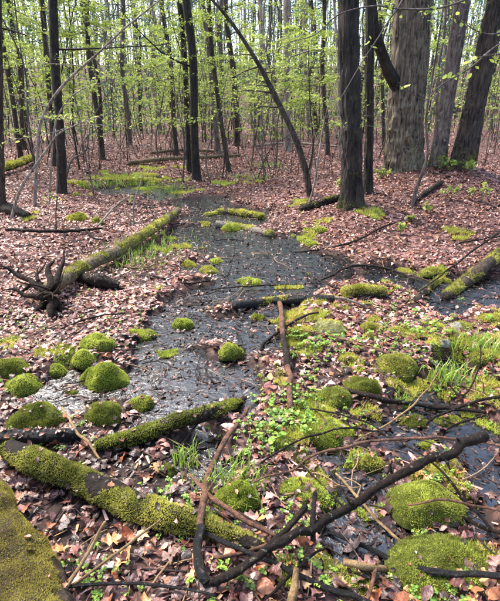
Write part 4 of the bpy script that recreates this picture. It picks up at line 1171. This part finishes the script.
# ------------------------------------------------------------------ far wood and brush, a mass that cannot be counted
def distant_woods():
    g = np.random.default_rng(17)
    b = Builder(); lv = Builder()
    for i in range(700):
        y = g.uniform(45, 110); x = g.uniform(-0.7, 0.7) * y
        z = float(height(x, y)[0])
        H = g.uniform(9, 22); r0 = g.uniform(.03, .13)
        s = np.linspace(0, 1, 6)
        P = np.stack([x + g.normal(0, .6) * s + g.normal(0, .1, 6), np.full(6, y), z - .2 + s * H], -1)
        b.add(*tube(P, r0 * (1 - .6 * s), 5), srgb(104, 94, 88) * g.uniform(.5, 1.1))
        for k in range(8):
            i0 = g.uniform(.1, 1); p = np.array([np.interp(i0, s, P[:, 0]), y, z + i0 * H])
            d = np.array([g.normal(0, 1), g.normal(0, .5), g.uniform(0, .8)]); d /= np.linalg.norm(d)
            L = g.uniform(1, 4)
            b.add(*tube(np.stack([p, p + d * L * .5 + g.normal(0, .1, 3), p + d * L + [0, 0, .3]]), np.array([.035, .022, .008]), 3), srgb(112, 102, 98))
    n = 140000
    y = 19 + 34 * g.random(n) ** 1.1; x = g.uniform(-.7, .7, n) * y; z = ground(x, y) + .15 + g.random(n) ** 1.5 * 9.0
    cl = noise(np.stack([x, y, z * 3], -1), .35, 4) + g.normal(0, .25, n) > 0.1
    p = np.stack([x, y, z], -1)[cl]; n = len(p)
    pal = np.vstack([FRESH, FRESH * .55, NEEDLE, NEEDLE])
    scatter(lv, BLADE, p, rotations(g, n, .8), g.uniform(.08, .20, n), pal[g.integers(0, len(pal), n)])
    # thin whippy brush stems
    for i in range(650):
        y = 10 + 32 * g.random() ** 1.2; x = g.uniform(-.65, .65) * y
        if 2 < x < 5.5 and y < 13:
            continue
        z = float(height(x, y)[0]); H = g.uniform(.5, 2.6)
        P = np.array([[x, y, z], [x + g.normal(0, .12) * H, y + g.normal(0, .1), z + H * .55], [x + g.normal(0, .35) * H, y + g.normal(0, .2), z + H]])
        P, r = spline(P, (.006 + y * .0003, .002), 5)
        b.add(*tube(P, r, 3), srgb(84, 76, 66) * g.uniform(.4, 1.1))
    o = b.build('distant_woods', M['twig'], None, kind='stuff', label='grey mass of far woods and thin brush behind the trees', category='woods')
    lv.build('foliage', M['fresh_leaf'], o, smooth=False)
distant_woods()

# ------------------------------------------------------------------ small green plants
HERB = np.array([srgb(*c) for c in [(118, 152, 58), (136, 166, 66), (100, 136, 58), (150, 176, 70)]])
def seedling_into(b, p, g, h=.05, s=.022):
    n = int(g.integers(4, 8)); a0 = g.uniform(0, 6.28)
    for k in range(n):
        a = a0 + k * 2.4; rad = s * (.5 + .25 * (k // 2))
        q = p + np.array([math.cos(a) * rad, math.sin(a) * rad, h * g.uniform(.7, 1.1)])
        b.add(*tube(np.stack([p, p * .5 + q * .5 + [0, 0, h * .2], q]), np.array([.0012, .001, .0008]), 3), srgb(120, 150, 80))
        V, F = leaf_template(4, 'beech', -.3, .2, k)
        rot = rotations(g, 1, .3, np.array([a]))[0]
        b.add((V * np.array([1, 1.5, 1])) @ rot.T * s * g.uniform(.8, 1.5) + q, F, HERB[g.integers(0, 4)] * g.uniform(.8, 1.2))

PATCH = [(282, 425, 34, 22, 46, 'low clover-like seedling in the patch around the middle foreground moss'), (345, 345, 26, 14, 20, 'small seedling among moss behind the olive humps'),
         (430, 330, 34, 12, 22, 'pale green seedling on the flat between the right stones'), (300, 345, 20, 12, 14, 'seedling beside the brown stick in mid picture')]
rest = Builder()
g_ = np.random.default_rng(61)
for u, v, su, sv, n, lab in PATCH:
    for k in range(n):
        p = on_ground(u + g_.normal(0, su * .6), v + g_.normal(0, sv * .6)); p[2] = max(p[2], 0)
        sc_ = max(1, np.linalg.norm(p) / 2.6)
        if k < n // 2:
            b = Builder(); seedling_into(b, p, g_, .05 * sc_ ** .5, .020 * sc_ ** .5)
            b.build('seedling', M['herb'], None, p, label=lab, category='seedling', group=lab.replace('seedling', 'seedlings', 1)[:60])
        else:
            seedling_into(rest, p, g_, .045, .017 * sc_ ** .5)
for k in range(800):
    u, v = g_.choice([(400, 345), (440, 400), (350, 430), (310, 405), (470, 345), (385, 305), (300, 380), (250, 425), (460, 465), (420, 360), (340, 345), (95, 575), (230, 560), (330, 560), (420, 510), (300, 520), (180, 500), (250, 440), (60, 430), (470, 380), (110, 320), (30, 330), (440, 590), (390, 340)]) + g_.normal(0, 22, 2)
    p = on_ground(u, v)
    if p[2] < -.01:
        continue
    seedling_into(rest, p, g_, .028, .011)
rest.build('ground_herbs', M['herb'], None, kind='stuff', label='scattered tiny green herbs growing through the wet leaves', category='herbs')

def grass_tuft(u, v, n, h, label, spread=.05, cols=((124, 150, 54), (160, 184, 84))):
    p = on_ground(u, v); p[2] = max(p[2], 0)
    g = np.random.default_rng(int(u * 7 + v))
    b = Builder()
    for k in range(n):
        a = g.uniform(0, 6.28); q = p + np.array([g.normal(0, spread), g.normal(0, spread), 0])
        L = h * g.uniform(.5, 1.2); out = np.array([math.cos(a), math.sin(a), 0]) * L * g.uniform(.2, .7)
        side = np.array([-math.sin(a), math.cos(a), 0]) * (.0022 + .012 * h)
        pts = np.stack([q, q + out * .3 + [0, 0, L * .55], q + out + [0, 0, L * .85]])
        V = np.vstack([pts[0] - side, pts[0] + side, pts[1] - side * .8, pts[1] + side * .8, pts[2]])
        c = srgb(*cols[0]) + (srgb(*cols[1]) - srgb(*cols[0])) * g.random()
        b.add(V, [np.array([[0, 1, 3, 2]]), np.array([[2, 3, 4]])], c)
    o = thing('grass_tuft', p, label, 'grass', 'grass tufts in the seep')
    b.build('blades', M['herb'], o, p, smooth=False, kind='stuff')
grass_tuft(188, 466, 50, .10, 'small grass tuft in the puddle behind the long mossy log', .03)
grass_tuft(450, 380, 110, .12, 'bright grass tuft in front of the yellow green moss clump', .05)
grass_tuft(482, 350, 120, .12, 'fine grass tuft growing from moss near the right edge', .08)
grass_tuft(402, 405, 40, .09, 'little grass tuft beneath the long dark branch', .03)
grass_tuft(234, 482, 220, .07, 'short dense grass on the mound right of the reddish stick', .08)
grass_tuft(400, 372, 40, .09, 'sparse grass beside the tall olive hump', .04)
for (u, v, w) in [(110, 184, 'left of the stream head'), (150, 184, 'at the head of the stream'), (128, 177, 'behind the wet hollow at the stream head'), (172, 190, 'in front of the stream head trunk'), (88, 186, 'right of the straight left trunk'), (250, 178, 'beside the far stream'), (268, 166, 'far back behind the arching sapling'), (145, 248, 'against the uprooted trunk'), (138, 262, 'in front of the uprooted trunk')]:
    grass_tuft(u, v, 170, .11, 'green grass patch ' + w, .22, ((112, 150, 52), (160, 190, 84)))

def sprout(u, v, h, n, label):
    p = on_ground(u, v); p[2] = max(p[2], 0); g = np.random.default_rng(int(u * 3 + v))
    o = thing('leafy_sprout', p, label, 'plant', 'leafy sprouts on the right bank')
    st = Builder(); lv = Builder()
    for k in range(max(2, n // 8)):
        e = p + np.array([g.normal(0, h * .4), g.normal(0, h * .4), h * g.uniform(.6, 1)])
        Q, q = spline([p, p * .4 + e * .6 + [0, 0, h * .1], e], (.004, .002), 8)
        st.add(*tube(Q, q, 4), srgb(88, 92, 50))
        m = 8
        scatter(lv, leaf_template(4, 'beech', -.2, .25, k), Q[g.integers(3, 8, m)] + g.normal(0, h * .12, (m, 3)), rotations(g, m, .5), g.uniform(.05, .09, m), (FRESH * .9)[g.integers(0, 6, m)])
    st.build('stem', M['twig'], o, p); lv.build('foliage', M['fresh_leaf'], o, p)
for i, (u, v, h, n, lab) in enumerate([(451, 200, .22, 26, 'leafy sprout on the slope below the middle grey trunk'), (465, 200, .2, 22, 'leafy sprout just right of the slope sprout'), (481, 203, .22, 26, 'leafy sprout near the right edge on the bank'),
        (427, 214, .15, 20, 'small sprout at the end of the bank log'), (400, 236, .16, 18, 'sprout low on the leaf slope'), (408, 222, .12, 14, 'tiny sprout above the low slope one'), (450, 172, .22, 50, 'green herb clump at the foot of the leaning trunks'), (468, 174, .2, 40, 'green herb clump right of the trunk foot'), (382, 178, .15, 40, 'green clump left of the broad grey trunk'), (340, 190, .15, 26, 'sprout clump beside the black trunk'), (130, 205, .12, 16, 'sprout among leaves at the stream edge')]):
    sprout(u, v, h, n, lab)
